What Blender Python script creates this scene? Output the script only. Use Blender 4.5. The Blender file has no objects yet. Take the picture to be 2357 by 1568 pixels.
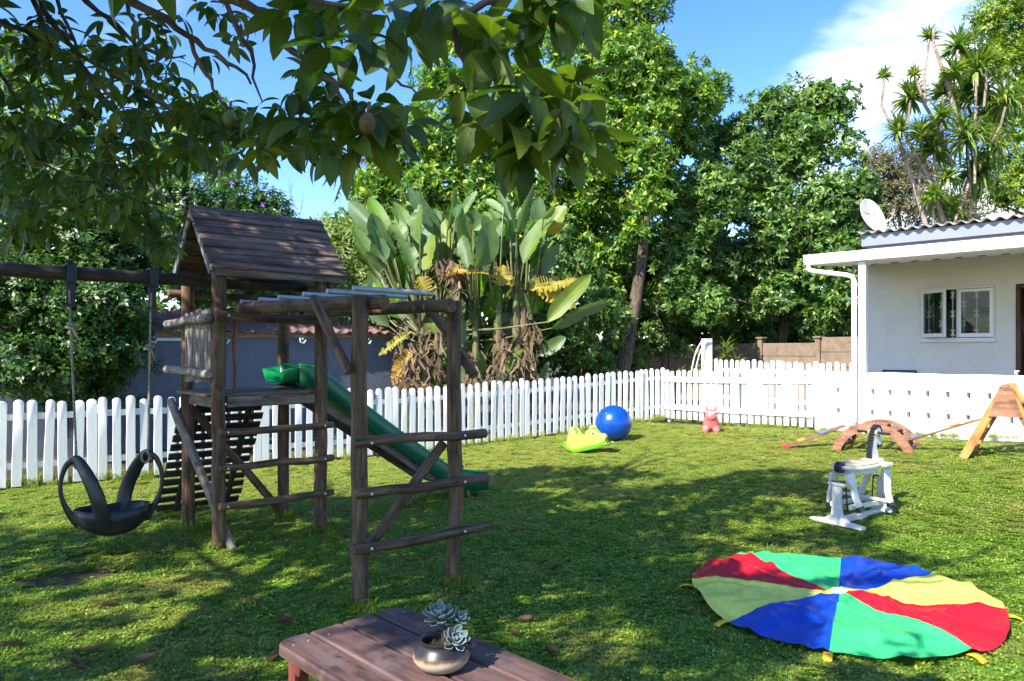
import bpy, bmesh, math, random
import numpy as np
from mathutils import Vector, Matrix

random.seed(7); rng = np.random.default_rng(7)
SC = bpy.context.scene
COL = SC.collection
R = math.radians

# ------------------------------------------------------------------ camera, sky, sun, exposure
CAM_H = 1.55
cam_d = bpy.data.cameras.new('camera'); cam = bpy.data.objects.new('camera', cam_d); COL.objects.link(cam)
cam.location = (0, 0, CAM_H); cam.rotation_euler = (R(90), 0, 0)
cam_d.sensor_width = 36; cam_d.lens = 25.97; cam_d.shift_y = 0.0089
cam_d.clip_start = 0.05; cam_d.clip_end = 2000
SC.camera = cam

SUN_EL = R(42); SUN_H = Vector((-0.70, -0.714)).normalized()
SUN = Vector((SUN_H.x * math.cos(SUN_EL), SUN_H.y * math.cos(SUN_EL), math.sin(SUN_EL)))
sun_d = bpy.data.lights.new('sun', 'SUN'); sun_d.energy = 3.5; sun_d.angle = R(0.5); sun_d.color = (1.0, 0.94, 0.84)
sun = bpy.data.objects.new('sun', sun_d); COL.objects.link(sun)
sun.rotation_euler = SUN.to_track_quat('Z', 'Y').to_euler(); sun.location = (-8, -8, 12)

world = bpy.data.worlds.new('World'); SC.world = world; world.use_nodes = True
wn = world.node_tree.nodes; wl = world.node_tree.links; wn.clear()
def wnode(t, **k):
    n = wn.new(t)
    for a, b in k.items(): setattr(n, a, b)
    return n
out = wnode('ShaderNodeOutputWorld'); bg = wnode('ShaderNodeBackground'); bg.inputs[1].default_value = 0.15
sky = wnode('ShaderNodeTexSky', sky_type='NISHITA', sun_disc=False)
sky.sun_elevation = SUN_EL; sky.sun_rotation = math.atan2(SUN.x, SUN.y); sky.altitude = 50
sky.air_density = 1.0; sky.dust_density = 0.35; sky.ozone_density = 2.6
hs = wnode('ShaderNodeHueSaturation'); hs.inputs['Saturation'].default_value = 1.28; hs.inputs['Value'].default_value = .74; hs.inputs['Hue'].default_value = .512
tc = wnode('ShaderNodeTexCoord'); sep = wnode('ShaderNodeSeparateXYZ')
wl.new(sky.outputs[0], hs.inputs['Color']); wl.new(tc.outputs['Generated'], sep.inputs[0])
# clouds: a noise field on a flat cloud layer, thicker in one bank to the right
addz = wnode('ShaderNodeMath', operation='ADD'); addz.inputs[1].default_value = 0.10; wl.new(sep.outputs[2], addz.inputs[0])
mx = wnode('ShaderNodeMath', operation='MAXIMUM'); mx.inputs[1].default_value = 0.03; wl.new(addz.outputs[0], mx.inputs[0])
dx = wnode('ShaderNodeMath', operation='DIVIDE'); dy = wnode('ShaderNodeMath', operation='DIVIDE')
wl.new(sep.outputs[0], dx.inputs[0]); wl.new(mx.outputs[0], dx.inputs[1]); wl.new(sep.outputs[1], dy.inputs[0]); wl.new(mx.outputs[0], dy.inputs[1])
cmb = wnode('ShaderNodeCombineXYZ'); wl.new(dx.outputs[0], cmb.inputs[0]); wl.new(dy.outputs[0], cmb.inputs[1])
nz = wnode('ShaderNodeTexNoise'); nz.inputs['Scale'].default_value = 1.5; nz.inputs['Detail'].default_value = 9; nz.inputs['Roughness'].default_value = 0.56; nz.inputs['Distortion'].default_value = 0.35
wl.new(cmb.outputs[0], nz.inputs['Vector'])
CLOUD = Vector((0.60, 1.0, 0.30)).normalized()
dot = wnode('ShaderNodeVectorMath', operation='DOT_PRODUCT'); dot.inputs[1].default_value = CLOUD; wl.new(tc.outputs['Generated'], dot.inputs[0])
bank = wnode('ShaderNodeMapRange'); bank.interpolation_type = 'SMOOTHSTEP'
bank.inputs[1].default_value = math.cos(R(14)); bank.inputs[2].default_value = math.cos(R(2)); bank.inputs[3].default_value = 0; bank.inputs[4].default_value = 0.20
wl.new(dot.outputs['Value'], bank.inputs[0])
low = wnode('ShaderNodeMapRange'); low.inputs[1].default_value = 0.26; low.inputs[2].default_value = 0.02; low.inputs[3].default_value = 0; low.inputs[4].default_value = 0.17
wl.new(sep.outputs[2], low.inputs[0])
s1 = wnode('ShaderNodeMath', operation='ADD'); wl.new(nz.outputs[0], s1.inputs[0]); wl.new(bank.outputs[0], s1.inputs[1])
s2 = wnode('ShaderNodeMath', operation='ADD'); wl.new(s1.outputs[0], s2.inputs[0]); wl.new(low.outputs[0], s2.inputs[1])
cr = wnode('ShaderNodeMapRange'); cr.interpolation_type = 'SMOOTHSTEP'
cr.inputs[1].default_value = 0.57; cr.inputs[2].default_value = 0.88; wl.new(s2.outputs[0], cr.inputs[0])
cmix = wnode('ShaderNodeMix', data_type='RGBA'); cmix.inputs[7].default_value = (4.1, 4.25, 4.5, 1)
wl.new(cr.outputs[0], cmix.inputs[0]); wl.new(hs.outputs[0], cmix.inputs[6])
wl.new(cmix.outputs[2], bg.inputs[0]); wl.new(bg.outputs[0], out.inputs[0])

SC.view_settings.view_transform = 'Standard'; SC.view_settings.look = 'None'
SC.view_settings.exposure = 1.74; SC.view_settings.gamma = 1.0; SC.view_settings.use_curve_mapping = False
SC.cycles.max_bounces = 5; SC.cycles.diffuse_bounces = 3; SC.cycles.glossy_bounces = 2
SC.cycles.transmission_bounces = 3; SC.cycles.transparent_max_bounces = 6
SC.cycles.caustics_reflective = False; SC.cycles.caustics_refractive = False
SC.cycles.use_adaptive_sampling = True; SC.cycles.adaptive_threshold = 0.02
SC.cycles.use_denoising = True

# ------------------------------------------------------------------ helpers
FPX = 1700.0
def P(x, y, z):
    """a point of the photograph (2357 px wide) at depth z, as a place in the garden"""
    return Vector(((x - 1178.5) / FPX * z, z, CAM_H + (805.0 - y) / FPX * z))
def sstep(a, b, v):
    t = min(1.0, max(0.0, (v - a) / (b - a))); return t * t * (3 - 2 * t)
def g(x, y):
    """height of the lawn: level round the tower, rising towards the house"""
    sp = math.log1p(math.exp(2.0 * (x + 1.0))) / 2.0 if x < 15 else x + 1.0
    sp = min(sp, 9.0)
    return 0.055 * sp * sstep(3.5, 8.5, y) + 0.012 * math.sin(x * 1.7 + 1) * math.sin(y * 1.3)
def GP(x, y):
    """where a photograph point meets the lawn"""
    z = 5.0
    for _ in range(30):
        X = (x - 1178.5) / FPX * z
        z = 0.5 * z + 0.5 * (CAM_H - g(X, z)) * FPX / (y - 805.0)
    return Vector(((x - 1178.5) / FPX * z, z, g((x - 1178.5) / FPX * z, z)))

def link(o, parent=None):
    COL.objects.link(o)
    if parent is not None: o.parent = parent
    return o
def tag(o, label=None, cat=None, group=None, kind=None):
    if label: o['label'] = label
    if cat: o['category'] = cat
    if group: o['group'] = group
    if kind: o['kind'] = kind
    return o
def thing(name, label, cat, loc=(0, 0, 0), rz=0.0, group=None, rot=None):
    o = bpy.data.objects.new(name, None); o.empty_display_size = 0.1
    o.location = loc; o.rotation_euler = rot if rot else (0, 0, rz)
    link(o); return tag(o, label, cat, group)

class MB:
    """collects shapes; 'grain' runs along each piece and carries the wood figure"""
    def __init__(s): s.v = []; s.f = []; s.g = []
    def add(s, vs, fs, gs=None, M=None):
        o = len(s.v); off = Vector((random.uniform(0, 40), random.uniform(0, 40), random.uniform(0, 40)))
        for i, p in enumerate(vs):
            p = Vector(p); q = Vector(gs[i]) if gs else p.copy()
            s.g.append(tuple(q + off)); s.v.append(tuple(M @ p if M else p))
        s.f += [tuple(i + o for i in f) for f in fs]; return s
    def box(s, c, d, b=0.004, M=None):
        hx, hy, hz = d[0] / 2, d[1] / 2, d[2] / 2; b = min(b, hx * .45, hy * .45, hz * .45)
        vs = []; idx = {}
        for sx in (-1, 1):
            for sy in (-1, 1):
                for sz in (-1, 1):
                    for k, p in enumerate(((sx * hx, sy * (hy - b), sz * (hz - b)), (sx * (hx - b), sy * hy, sz * (hz - b)), (sx * (hx - b), sy * (hy - b), sz * hz))):
                        idx[(sx, sy, sz, k)] = len(vs); vs.append(p)
        fs = []
        for a in range(3):
            o1, o2 = [(1, 2), (0, 2), (0, 1)][a]
            for sa in (-1, 1):
                q = []
                for u, w in ((-1, -1), (1, -1), (1, 1), (-1, 1)):
                    sg = [0, 0, 0]; sg[a] = sa; sg[o1] = u; sg[o2] = w; q.append(idx[(*sg, a)])
                fs.append(q)
        for a in range(3):
            o1, o2 = [(1, 2), (0, 2), (0, 1)][a]
            for u in (-1, 1):
                for w in (-1, 1):
                    q = []
                    for sa, kk in ((-1, o1), (1, o1), (1, o2), (-1, o2)):
                        sg = [0, 0, 0]; sg[a] = sa; sg[o1] = u; sg[o2] = w; q.append(idx[(*sg, kk)])
                    fs.append(q)
        for sx in (-1, 1):
            for sy in (-1, 1):
                for sz in (-1, 1): fs.append([idx[(sx, sy, sz, k)] for k in range(3)])
        L = max(range(3), key=lambda i: d[i]); o = [i for i in range(3) if i != L]
        gs = [(p[L], p[o[0]], p[o[1]]) for p in vs]; c = Vector(c)
        return s.add([Vector(p) + c for p in vs], fs, gs, M)
    def beam(s, a, b, w, h, up=(0, 0, 1), bev=0.004):
        """a plank from a to b, w wide across, h thick along up"""
        a = Vector(a); b = Vector(b); X = (b - a).normalized(); U = Vector(up); Y = U.cross(X)
        if Y.length < 1e-4: Y = Vector((0, 1, 0)).cross(X)
        Y.normalize(); Z = X.cross(Y)
        M = Matrix((X, Y, Z)).transposed().to_4x4(); M.translation = (a + b) / 2
        return s.box((0, 0, 0), ((b - a).length, w, h), bev, M)
    def tube(s, pts, r, n=8, caps=True, wob=0.0, M=None, flat=1.0):
        pts = [Vector(p) for p in pts]; m = len(pts)
        rs = list(r) if hasattr(r, '__len__') else [r] * m
        vs = []; gs = []; L = 0; prev = None
        for i in range(m):
            t = (pts[min(i + 1, m - 1)] - pts[max(i - 1, 0)]).normalized()
            if prev is None:
                u = Vector((0, 0, 1)) if abs(t.z) < 0.9 else Vector((1, 0, 0)); prev = u
            a = t.cross(prev)
            if a.length < 1e-5: a = t.orthogonal()
            a.normalize(); b = a.cross(t).normalized(); prev = b
            if i: L += (pts[i] - pts[i - 1]).length
            for k in range(n):
                th = 2 * math.pi * k / n; rr = rs[i] * (1 + random.uniform(-wob, wob))
                vs.append(pts[i] + a * (math.cos(th) * rr) + b * (math.sin(th) * rr * flat)); gs.append((L, math.cos(th) * rs[i], math.sin(th) * rs[i]))
        fs = [(i * n + k, i * n + (k + 1) % n, (i + 1) * n + (k + 1) % n, (i + 1) * n + k) for i in range(m - 1) for k in range(n)]
        if caps: fs += [tuple(range(n))[::-1], tuple((m - 1) * n + k for k in range(n))]
        return s.add(vs, fs, gs, M)
    def pole(s, a, b, r, n=10, wob=0.05, seg=None, bow=0.006):
        a = Vector(a); b = Vector(b); d = b - a; seg = seg or max(3, int(d.length / 0.22))
        pts = []; rs = []
        for i in range(seg + 1):
            t = i / seg; k = 0 if i in (0, seg) else 1
            pts.append(a + d * t + Vector((random.uniform(-1, 1), random.uniform(-1, 1), random.uniform(-1, 1))) * bow * k)
            rs.append(r * (1 + random.uniform(-.045, .045)))
        e = d.normalized() * 0.006
        pts = [pts[0] , pts[0] + e] + pts[1:-1] + [pts[-1] - e, pts[-1]]
        rs = [rs[0] * .9, rs[0]] + rs[1:-1] + [rs[-1], rs[-1] * .9]
        return s.tube(pts, rs, n, True, wob * .35)
    def lathe(s, prof, n=24, M=None, c=(0, 0, 0)):
        vs = []; gs = []; c = Vector(c)
        for (r, z) in prof:
            for k in range(n):
                th = 2 * math.pi * k / n; vs.append(Vector((r * math.cos(th), r * math.sin(th), z)) + c); gs.append((r * math.cos(th), r * math.sin(th), z))
        m = len(prof)
        fs = [(i * n + k, i * n + (k + 1) % n, (i + 1) * n + (k + 1) % n, (i + 1) * n + k) for i in range(m - 1) for k in range(n)]
        fs += [tuple(range(n))[::-1], tuple((m - 1) * n + k for k in range(n))]
        return s.add(vs, fs, gs, M)
    def ball(s, c, r, n=12, M=None):
        rx, ry, rz = r if hasattr(r, '__len__') else (r, r, r)
        prof = [(math.sin(math.pi * i / n), -math.cos(math.pi * i / n)) for i in range(n + 1)]
        vs = []; k2 = n * 2; c = Vector(c)
        for i, (a, z) in enumerate(prof):
            a = max(a, 1e-3)
            for k in range(k2):
                th = 2 * math.pi * k / k2; vs.append(Vector((rx * a * math.cos(th), ry * a * math.sin(th), rz * z)) + c)
        fs = [(i * k2 + k, i * k2 + (k + 1) % k2, (i + 1) * k2 + (k + 1) % k2, (i + 1) * k2 + k) for i in range(n) for k in range(k2)]
        return s.add(vs, fs, None, M)
    def prism(s, ol, y0, y1, M=None):
        """outline in x,z pushed from y0 to y1"""
        n = len(ol); vs = [(x, y0, z) for x, z in ol] + [(x, y1, z) for x, z in ol]
        fs = [tuple(range(n)), tuple(range(2 * n - 1, n - 1, -1))] + [(i, n + i, n + (i + 1) % n, (i + 1) % n) for i in range(n)]
        return s.add(vs, fs, None, M)
    def grid(s, pts, nu, nv, closed_u=False):
        fs = []
        for j in range(nv - 1):
            for i in range(nu - (0 if closed_u else 1)):
                fs.append((j * nu + i, j * nu + (i + 1) % nu, (j + 1) * nu + (i + 1) % nu, (j + 1) * nu + i))
        return s.add(pts, fs)
    def mesh(s, name, mat, smooth=None):
        me = bpy.data.meshes.new(name); me.from_pydata(s.v, [], s.f)
        bm = bmesh.new(); bm.from_mesh(me); bmesh.ops.recalc_face_normals(bm, faces=bm.faces); bm.to_mesh(me); bm.free()
        at = me.attributes.new('grain', 'FLOAT_VECTOR', 'POINT'); at.data.foreach_set('vector', np.array(s.g, dtype=np.float32).ravel())
        me.materials.append(mat)
        if smooth is not None:
            if smooth >= 180: me.polygons.foreach_set('use_smooth', [True] * len(me.polygons))
            else:
                try: me.shade_smooth(); me.set_sharp_from_angle(angle=R(smooth))
                except Exception: me.polygons.foreach_set('use_smooth', [True] * len(me.polygons))
        return me
    def build(s, name, mat, parent=None, smooth=None, loc=None, rot=None):
        o = bpy.data.objects.new(name, s.mesh(name, mat, smooth)); link(o, parent)
        if loc is not None: o.location = loc
        if rot is not None: o.rotation_euler = rot
        return o
def copy_of(o, parent=None, loc=None, rot=None, scale=None):
    c = o.copy(); COL.objects.link(c); c.parent = parent if parent else o.parent
    if loc is not None: c.location = loc
    if rot is not None: c.rotation_euler = rot
    if scale is not None: c.scale = scale
    return c

def np_mesh(name, V, F, mat, smooth=False):
    me = bpy.data.meshes.new(name); nv = len(V); nf = len(F); k = F.shape[1]
    me.vertices.add(nv); me.vertices.foreach_set('co', np.ascontiguousarray(V, dtype=np.float32).ravel())
    me.loops.add(nf * k); me.loops.foreach_set('vertex_index', np.ascontiguousarray(F, dtype=np.int32).ravel())
    me.polygons.add(nf); me.polygons.foreach_set('loop_start', np.arange(0, nf * k, k, dtype=np.int32)); me.polygons.foreach_set('loop_total', np.full(nf, k, dtype=np.int32))
    if smooth: me.polygons.foreach_set('use_smooth', np.ones(nf, dtype=bool))
    me.update(calc_edges=True); me.materials.append(mat); return me
def np_obj(name, V, F, mat, parent=None, smooth=False):
    return link(bpy.data.objects.new(name, np_mesh(name, V, F, mat, smooth)), parent)
def frames(axis, spin):
    """rotation matrices whose z is axis, spun by spin"""
    z = axis / np.linalg.norm(axis, axis=1, keepdims=True)
    ref = np.where(np.abs(z[:, 2:3]) < .95, np.array([[0, 0, 1.]]), np.array([[1., 0, 0]]))
    x = np.cross(ref, z); x /= np.linalg.norm(x, axis=1, keepdims=True); y = np.cross(z, x)
    c = np.cos(spin)[:, None]; s = np.sin(spin)[:, None]
    return np.stack([x * c + y * s, -x * s + y * c, z], axis=2)
def scatter(tpls, pos, axis, scale, spin=None):
    n = len(pos); spin = rng.uniform(0, 6.28, n) if spin is None else spin
    Rm = frames(axis, spin); which = rng.integers(0, len(tpls), n); Vs = []; Fs = []; off = 0
    for k, (tv, tf) in enumerate(tpls):
        m = which == k
        if not m.any(): continue
        v = np.einsum('nij,vj->nvi', Rm[m], tv) * scale[m][:, None, None] + pos[m][:, None, :]
        c = v.shape[0]; Vs.append(v.reshape(-1, 3))
        Fs.append((tf[None] + (np.arange(c) * len(tv))[:, None, None] + off).reshape(-1, tf.shape[1])); off += c * len(tv)
    return np.concatenate(Vs), np.concatenate(Fs)

# ------------------------------------------------------------------ materials
def newmat(name):
    m = bpy.data.materials.new(name); m.use_nodes = True; nt = m.node_tree; nt.nodes.clear()
    o = nt.nodes.new('ShaderNodeOutputMaterial'); b = nt.nodes.new('ShaderNodeBsdfPrincipled'); nt.links.new(b.outputs[0], o.inputs[0])
    return m, nt, b, o
def N(nt, t, **k):
    n = nt.nodes.new(t)
    for a, b in k.items(): setattr(n, a, b)
    return n
def ramp(nt, stops, fac=None, interp='LINEAR'):
    r = N(nt, 'ShaderNodeValToRGB'); r.color_ramp.interpolation = interp; e = r.color_ramp.elements
    while len(e) > 1: e.remove(e[-1])
    e[0].position = stops[0][0]; e[0].color = (*stops[0][1], 1)
    for p, c in stops[1:]:
        q = e.new(p); q.color = (*c, 1)
    if fac is not None: nt.links.new(fac, r.inputs[0])
    return r
def noise(nt, scale, vec=None, detail=4, rough=.55, dist=0.0):
    n = N(nt, 'ShaderNodeTexNoise'); n.inputs['Scale'].default_value = scale; n.inputs['Detail'].default_value = detail
    n.inputs['Roughness'].default_value = rough; n.inputs['Distortion'].default_value = dist
    if vec is not None: nt.links.new(vec, n.inputs['Vector'])
    return n
def bump(nt, h, b, strength=.3, dist=.01):
    n = N(nt, 'ShaderNodeBump'); n.inputs['Strength'].default_value = strength; n.inputs['Distance'].default_value = dist
    nt.links.new(h, n.inputs['Height']); nt.links.new(n.outputs[0], b.inputs['Normal']); return n
def mixc(nt, fac, a, b, mode='MIX'):
    m = N(nt, 'ShaderNodeMix', data_type='RGBA', blend_type=mode)
    for s, v in ((0, fac), (6, a), (7, b)):
        if hasattr(v, 'is_linked'): nt.links.new(v, m.inputs[s])
        else: m.inputs[s].default_value = v if s == 0 else (*v, 1)
    return m.outputs[2]
def wood(name, a, b, c, gx=2.2, gy=34, rough=.75, wear=None, bmp=.5):
    """weathered timber: streaks along the grain, knots, slow blotches"""
    m, nt, bs, o = newmat(name)
    at = N(nt, 'ShaderNodeAttribute', attribute_name='grain')
    mp = N(nt, 'ShaderNodeMapping'); mp.inputs['Scale'].default_value = (gx, gy, gy); nt.links.new(at.outputs['Vector'], mp.inputs[0])
    n1 = noise(nt, 1.0, mp.outputs[0], 6, .62, .6)
    mp2 = N(nt, 'ShaderNodeMapping'); mp2.inputs['Scale'].default_value = (5, 14, 14); nt.links.new(at.outputs['Vector'], mp2.inputs[0])
    n2 = noise(nt, 1.0, mp2.outputs[0], 3)
    r1 = ramp(nt, [(.28, a), (.5, b), (.74, c)], n1.outputs[0])
    r2 = ramp(nt, [(.36, (.55, .55, .55)), (.52, (1, 1, 1)), (.75, (1.18, 1.15, 1.1))], n2.outputs[0])
    col = mixc(nt, 1.0, r1.outputs[0], r2.outputs[0], 'MULTIPLY')
    vor = N(nt, 'ShaderNodeTexVoronoi'); vor.inputs['Scale'].default_value = 1.0
    mp3 = N(nt, 'ShaderNodeMapping'); mp3.inputs['Scale'].default_value = (3.5, 12, 12); nt.links.new(at.outputs['Vector'], mp3.inputs[0]); nt.links.new(mp3.outputs[0], vor.inputs['Vector'])
    kn = ramp(nt, [(.06, (.25, .2, .17)), (.13, (1, 1, 1))], vor.outputs['Distance'])
    col = mixc(nt, .8, col, kn.outputs[0], 'MULTIPLY')
    oi = N(nt, 'ShaderNodeObjectInfo'); rr = ramp(nt, [(0, (.82, .82, .82)), (1, (1.15, 1.13, 1.1))], oi.outputs['Random'])
    col = mixc(nt, 1.0, col, rr.outputs[0], 'MULTIPLY')
    if wear:
        n3 = noise(nt, 4.0, at.outputs['Vector'], 5, .7); w = ramp(nt, [(.52, (0, 0, 0)), (.64, (1, 1, 1))], n3.outputs[0])
        col = mixc(nt, w.outputs[0], col, wear)
    nt.links.new(col, bs.inputs['Base Color']); bs.inputs['Roughness'].default_value = rough
    bs.inputs['Specular IOR Level'].default_value = .3
    bump(nt, n1.outputs[0], bs, bmp, .006); return m
def paint(name, col, rough=.5, var=.12, scale=6, bmp=.12, spec=.4, dirt=None, coat=0.0):
    m, nt, bs, o = newmat(name)
    tcn = N(nt, 'ShaderNodeTexCoord'); n1 = noise(nt, scale, tcn.outputs['Object'], 6, .6); n2 = noise(nt, scale * 9, tcn.outputs['Object'], 4, .6)
    lo = tuple(c * (1 - var) for c in col); hi = tuple(min(1, c * (1 + var * .6)) for c in col)
    r = ramp(nt, [(.3, lo), (.55, col), (.8, hi)], n1.outputs[0]); c = r.outputs[0]
    if dirt:
        n3 = noise(nt, scale * 1.7, tcn.outputs['Object'], 7, .72); w = ramp(nt, [(.55, (0, 0, 0)), (.72, (.75, .75, .75))], n3.outputs[0])
        c = mixc(nt, w.outputs[0], c, dirt)
    nt.links.new(c, bs.inputs['Base Color']); bs.inputs['Specular IOR Level'].default_value = spec
    rg = ramp(nt, [(.3, (rough * .8,) * 3), (.7, (min(1, rough * 1.2),) * 3)], n2.outputs[0]); nt.links.new(rg.outputs[0], bs.inputs['Roughness'])
    bs.inputs['Coat Weight'].default_value = coat
    if bmp: bump(nt, n2.outputs[0], bs, bmp, .004)
    return m
def leafmat(name, stops, rough=.42, trans=.3, tcol=None, clump=1.2, spec=.5, back=None, vein=False, obj_random=False):
    """leaf: colour differs leaf by leaf and, slowly, clump by clump; light passes through"""
    m, nt, bs, o = newmat(name); ge = N(nt, 'ShaderNodeNewGeometry')
    if obj_random:
        oi = N(nt, 'ShaderNodeObjectInfo'); fac = oi.outputs['Random']
    else: fac = ge.outputs['Random Per Island']
    r = ramp(nt, stops, fac)
    n1 = noise(nt, clump, ge.outputs['Position'], 3); r2 = ramp(nt, [(.3, (.72, .75, .72)), (.5, (1, 1, 1)), (.72, (1.22, 1.2, 1.05))], n1.outputs[0])
    c = mixc(nt, 1.0, r.outputs[0], r2.outputs[0], 'MULTIPLY')
    if vein:
        at = N(nt, 'ShaderNodeAttribute', attribute_name='grain'); sp = N(nt, 'ShaderNodeSeparateXYZ'); nt.links.new(at.outputs['Vector'], sp.inputs[0])
        ab = N(nt, 'ShaderNodeMath', operation='ABSOLUTE'); nt.links.new(sp.outputs[1], ab.inputs[0])
        vr = ramp(nt, [(.03, (1.45, 1.45, 1.15)), (.09, (1, 1, 1))], ab.outputs[0]); c = mixc(nt, 1.0, c, vr.outputs[0], 'MULTIPLY')
        wv = N(nt, 'ShaderNodeTexWave', bands_direction='X'); wv.inputs['Scale'].default_value = 3.2; wv.inputs['Distortion'].default_value = .6
        mp = N(nt, 'ShaderNodeMapping'); nt.links.new(at.outputs['Vector'], mp.inputs[0]); nt.links.new(mp.outputs[0], wv.inputs['Vector'])
        bump(nt, wv.outputs[0], bs, .25, .01)
    if back: c = mixc(nt, ge.outputs['Backfacing'], c, back)
    nt.links.new(c, bs.inputs['Base Color']); bs.inputs['Roughness'].default_value = rough; bs.inputs['Specular IOR Level'].default_value = spec
    tr = N(nt, 'ShaderNodeBsdfTranslucent')
    if tcol: tc2 = mixc(nt, .75, c, tcol)
    else: tc2 = mixc(nt, 1.0, c, (1.7, 1.9, .55), 'MULTIPLY')
    nt.links.new(tc2, tr.inputs[0]); ms = N(nt, 'ShaderNodeMixShader'); ms.inputs[0].default_value = trans
    nt.links.new(bs.outputs[0], ms.inputs[1]); nt.links.new(tr.outputs[0], ms.inputs[2]); nt.links.new(ms.outputs[0], o.inputs[0]); return m
def plain(name, col, rough=.5, metal=0.0, spec=.5, coat=0.0, sss=0.0):
    m, nt, bs, o = newmat(name); tcn = N(nt, 'ShaderNodeTexCoord'); n1 = noise(nt, 14, tcn.outputs['Object'], 5, .6)
    r = ramp(nt, [(.3, tuple(c * .86 for c in col)), (.7, tuple(min(1, c * 1.08) for c in col))], n1.outputs[0]); nt.links.new(r.outputs[0], bs.inputs['Base Color'])
    bs.inputs['Roughness'].default_value = rough; bs.inputs['Metallic'].default_value = metal; bs.inputs['Specular IOR Level'].default_value = spec; bs.inputs['Coat Weight'].default_value = coat
    if sss: bs.inputs['Subsurface Weight'].default_value = sss; bs.inputs['Subsurface Radius'].default_value = (.02, .02, .01)
    return m

M = {}
M['pole'] = wood('weathered_pole', (.040, .022, .012), (.130, .078, .045), (.27, .182, .115))
M['polelight'] = wood('silvered_pole', (.09, .075, .062), (.22, .185, .155), (.36, .32, .28))
M['roofwood'] = wood('roof_plank', (.070, .045, .034), (.175, .118, .090), (.29, .208, .165), 1.6, 30)
M['deck'] = wood('deck_plank', (.075, .055, .042), (.18, .138, .105), (.29, .235, .185), 1.6, 28)
M['barge'] = wood('flaked_barge_board', (.16, .16, .155), (.30, .31, .31), (.46, .48, .48), 1.5, 22, wear=(.12, .09, .07))
M['slatdark'] = wood('dark_slat', (.02, .016, .013), (.055, .044, .036), (.10, .085, .07))
M['table'] = wood('red_stained_plank', (.060, .034, .030), (.098, .058, .052), (.145, .092, .085), 1.8, 40, .5, wear=(.130, .090, .086), bmp=.3)
M['tableleg'] = wood('red_stained_leg', (.10, .022, .018), (.17, .042, .034), (.22, .06, .05), 2, 30, .6)
M['toywood'] = wood('honey_wood', (.30, .13, .035), (.44, .21, .062), (.56, .30, .11), 2.2, 26, .55, bmp=.2)
M['archwood'] = wood('brown_ply', (.17, .075, .040), (.27, .13, .075), (.36, .19, .12), 2.2, 22, .6, bmp=.2)
M['slatwood'] = wood('dull_slat', (.17, .105, .068), (.27, .175, .12), (.37, .26, .19), 2, 30, .7)
M['white'] = paint('white_fence_paint', (.80, .80, .79), .5, .06, 9, .35, dirt=(.62, .60, .55))
M['wall'] = paint('white_masonry_paint', (.80, .80, .79), .7, .06, 3, .8, dirt=(.68, .66, .61))
M['housewall'] = paint('cream_plaster', (.70, .67, .60), .75, .06, 2.5, .4, dirt=(.60, .565, .49))
M['whitetrim'] = paint('white_trim', (.80, .80, .79), .4, .04, 4, .08, .5)
M['fasciagrey'] = paint('pale_grey_fascia', (.20, .225, .28), .55, .05, 3, .06)
M['fibre'] = paint('fibre_cement', (.36, .33, .29), .9, .3, 5, .5, .2, dirt=(.12, .11, .09))
M['greywall'] = paint('slate_plaster', (.145, .165, .20), .8, .12, 2.2, .35, .2, dirt=(.20, .22, .25))
M['tile'] = paint('clay_tile', (.205, .120, .108), .85, .3, 8, .4, .2, dirt=(.16, .10, .10))
M['concrete'] = paint('concrete_panel', (.235, .175, .125), .95, .3, 5, .8, .15, dirt=(.10, .075, .06))
M['rubber'] = plain('worn_rubber', (.020, .020, .022), .42)
M['rope'] = wood('hemp_rope', (.22, .19, .13), (.36, .32, .23), (.46, .42, .31), 60, 90, .9)
M['redrope'] = wood('red_rope', (.22, .05, .03), (.34, .09, .05), (.42, .14, .08), 50, 60, .9)
M['slide'] = plain('green_slide_plastic', (.008, .115, .052), .36, 0, .5)
M['sliderim'] = plain('green_slide_rim', (.005, .26, .075), .3, 0, .5)
M['pipe'] = plain('galvanised_pipe', (.36, .39, .42), .5, .3)
M['bolt'] = plain('bolt_head', (.75, .74, .72), .4, .3)
M['black'] = plain('black_paint', (.014, .014, .016), .42)
M['iron'] = plain('dark_iron', (.03, .036, .045), .5, .4)
M['toywhite'] = paint('toy_white_paint', (.60, .59, .56), .45, .06, 12, .1, dirt=(.46, .44, .39))
M['cushion'] = paint('worn_cream_cushion', (.46, .37, .25), .7, .12, 14, .2, dirt=(.32, .24, .15))

# ------------------------------------------------------------------ ground and lawn
FL0 = Vector((-5.54, 8.13)); FU = Vector((.815, .58)).normalized(); FN = Vector((FU.y, -FU.x))
FC = FL0 + FU * 10.39                                   # corner of the two fences
HO = Vector((5.13, 10.8)); HD = Vector((.7071, -.7071)); HN = Vector((.7071, .7071))
FE = HO + HD * -.738                                    # where fence meets the white wall
RU = (FE - FC).normalized(); RN = Vector((RU.y, -RU.x))
if RN.dot(Vector((0, 0)) - FC) < 0: RN = -RN
def in_yard(x, y, m=0.0):
    p = Vector((x, y))
    return (p - FL0).dot(FN) > m and (p - FC).dot(RN) > m and (p - HO).dot(HN) < -m

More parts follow.
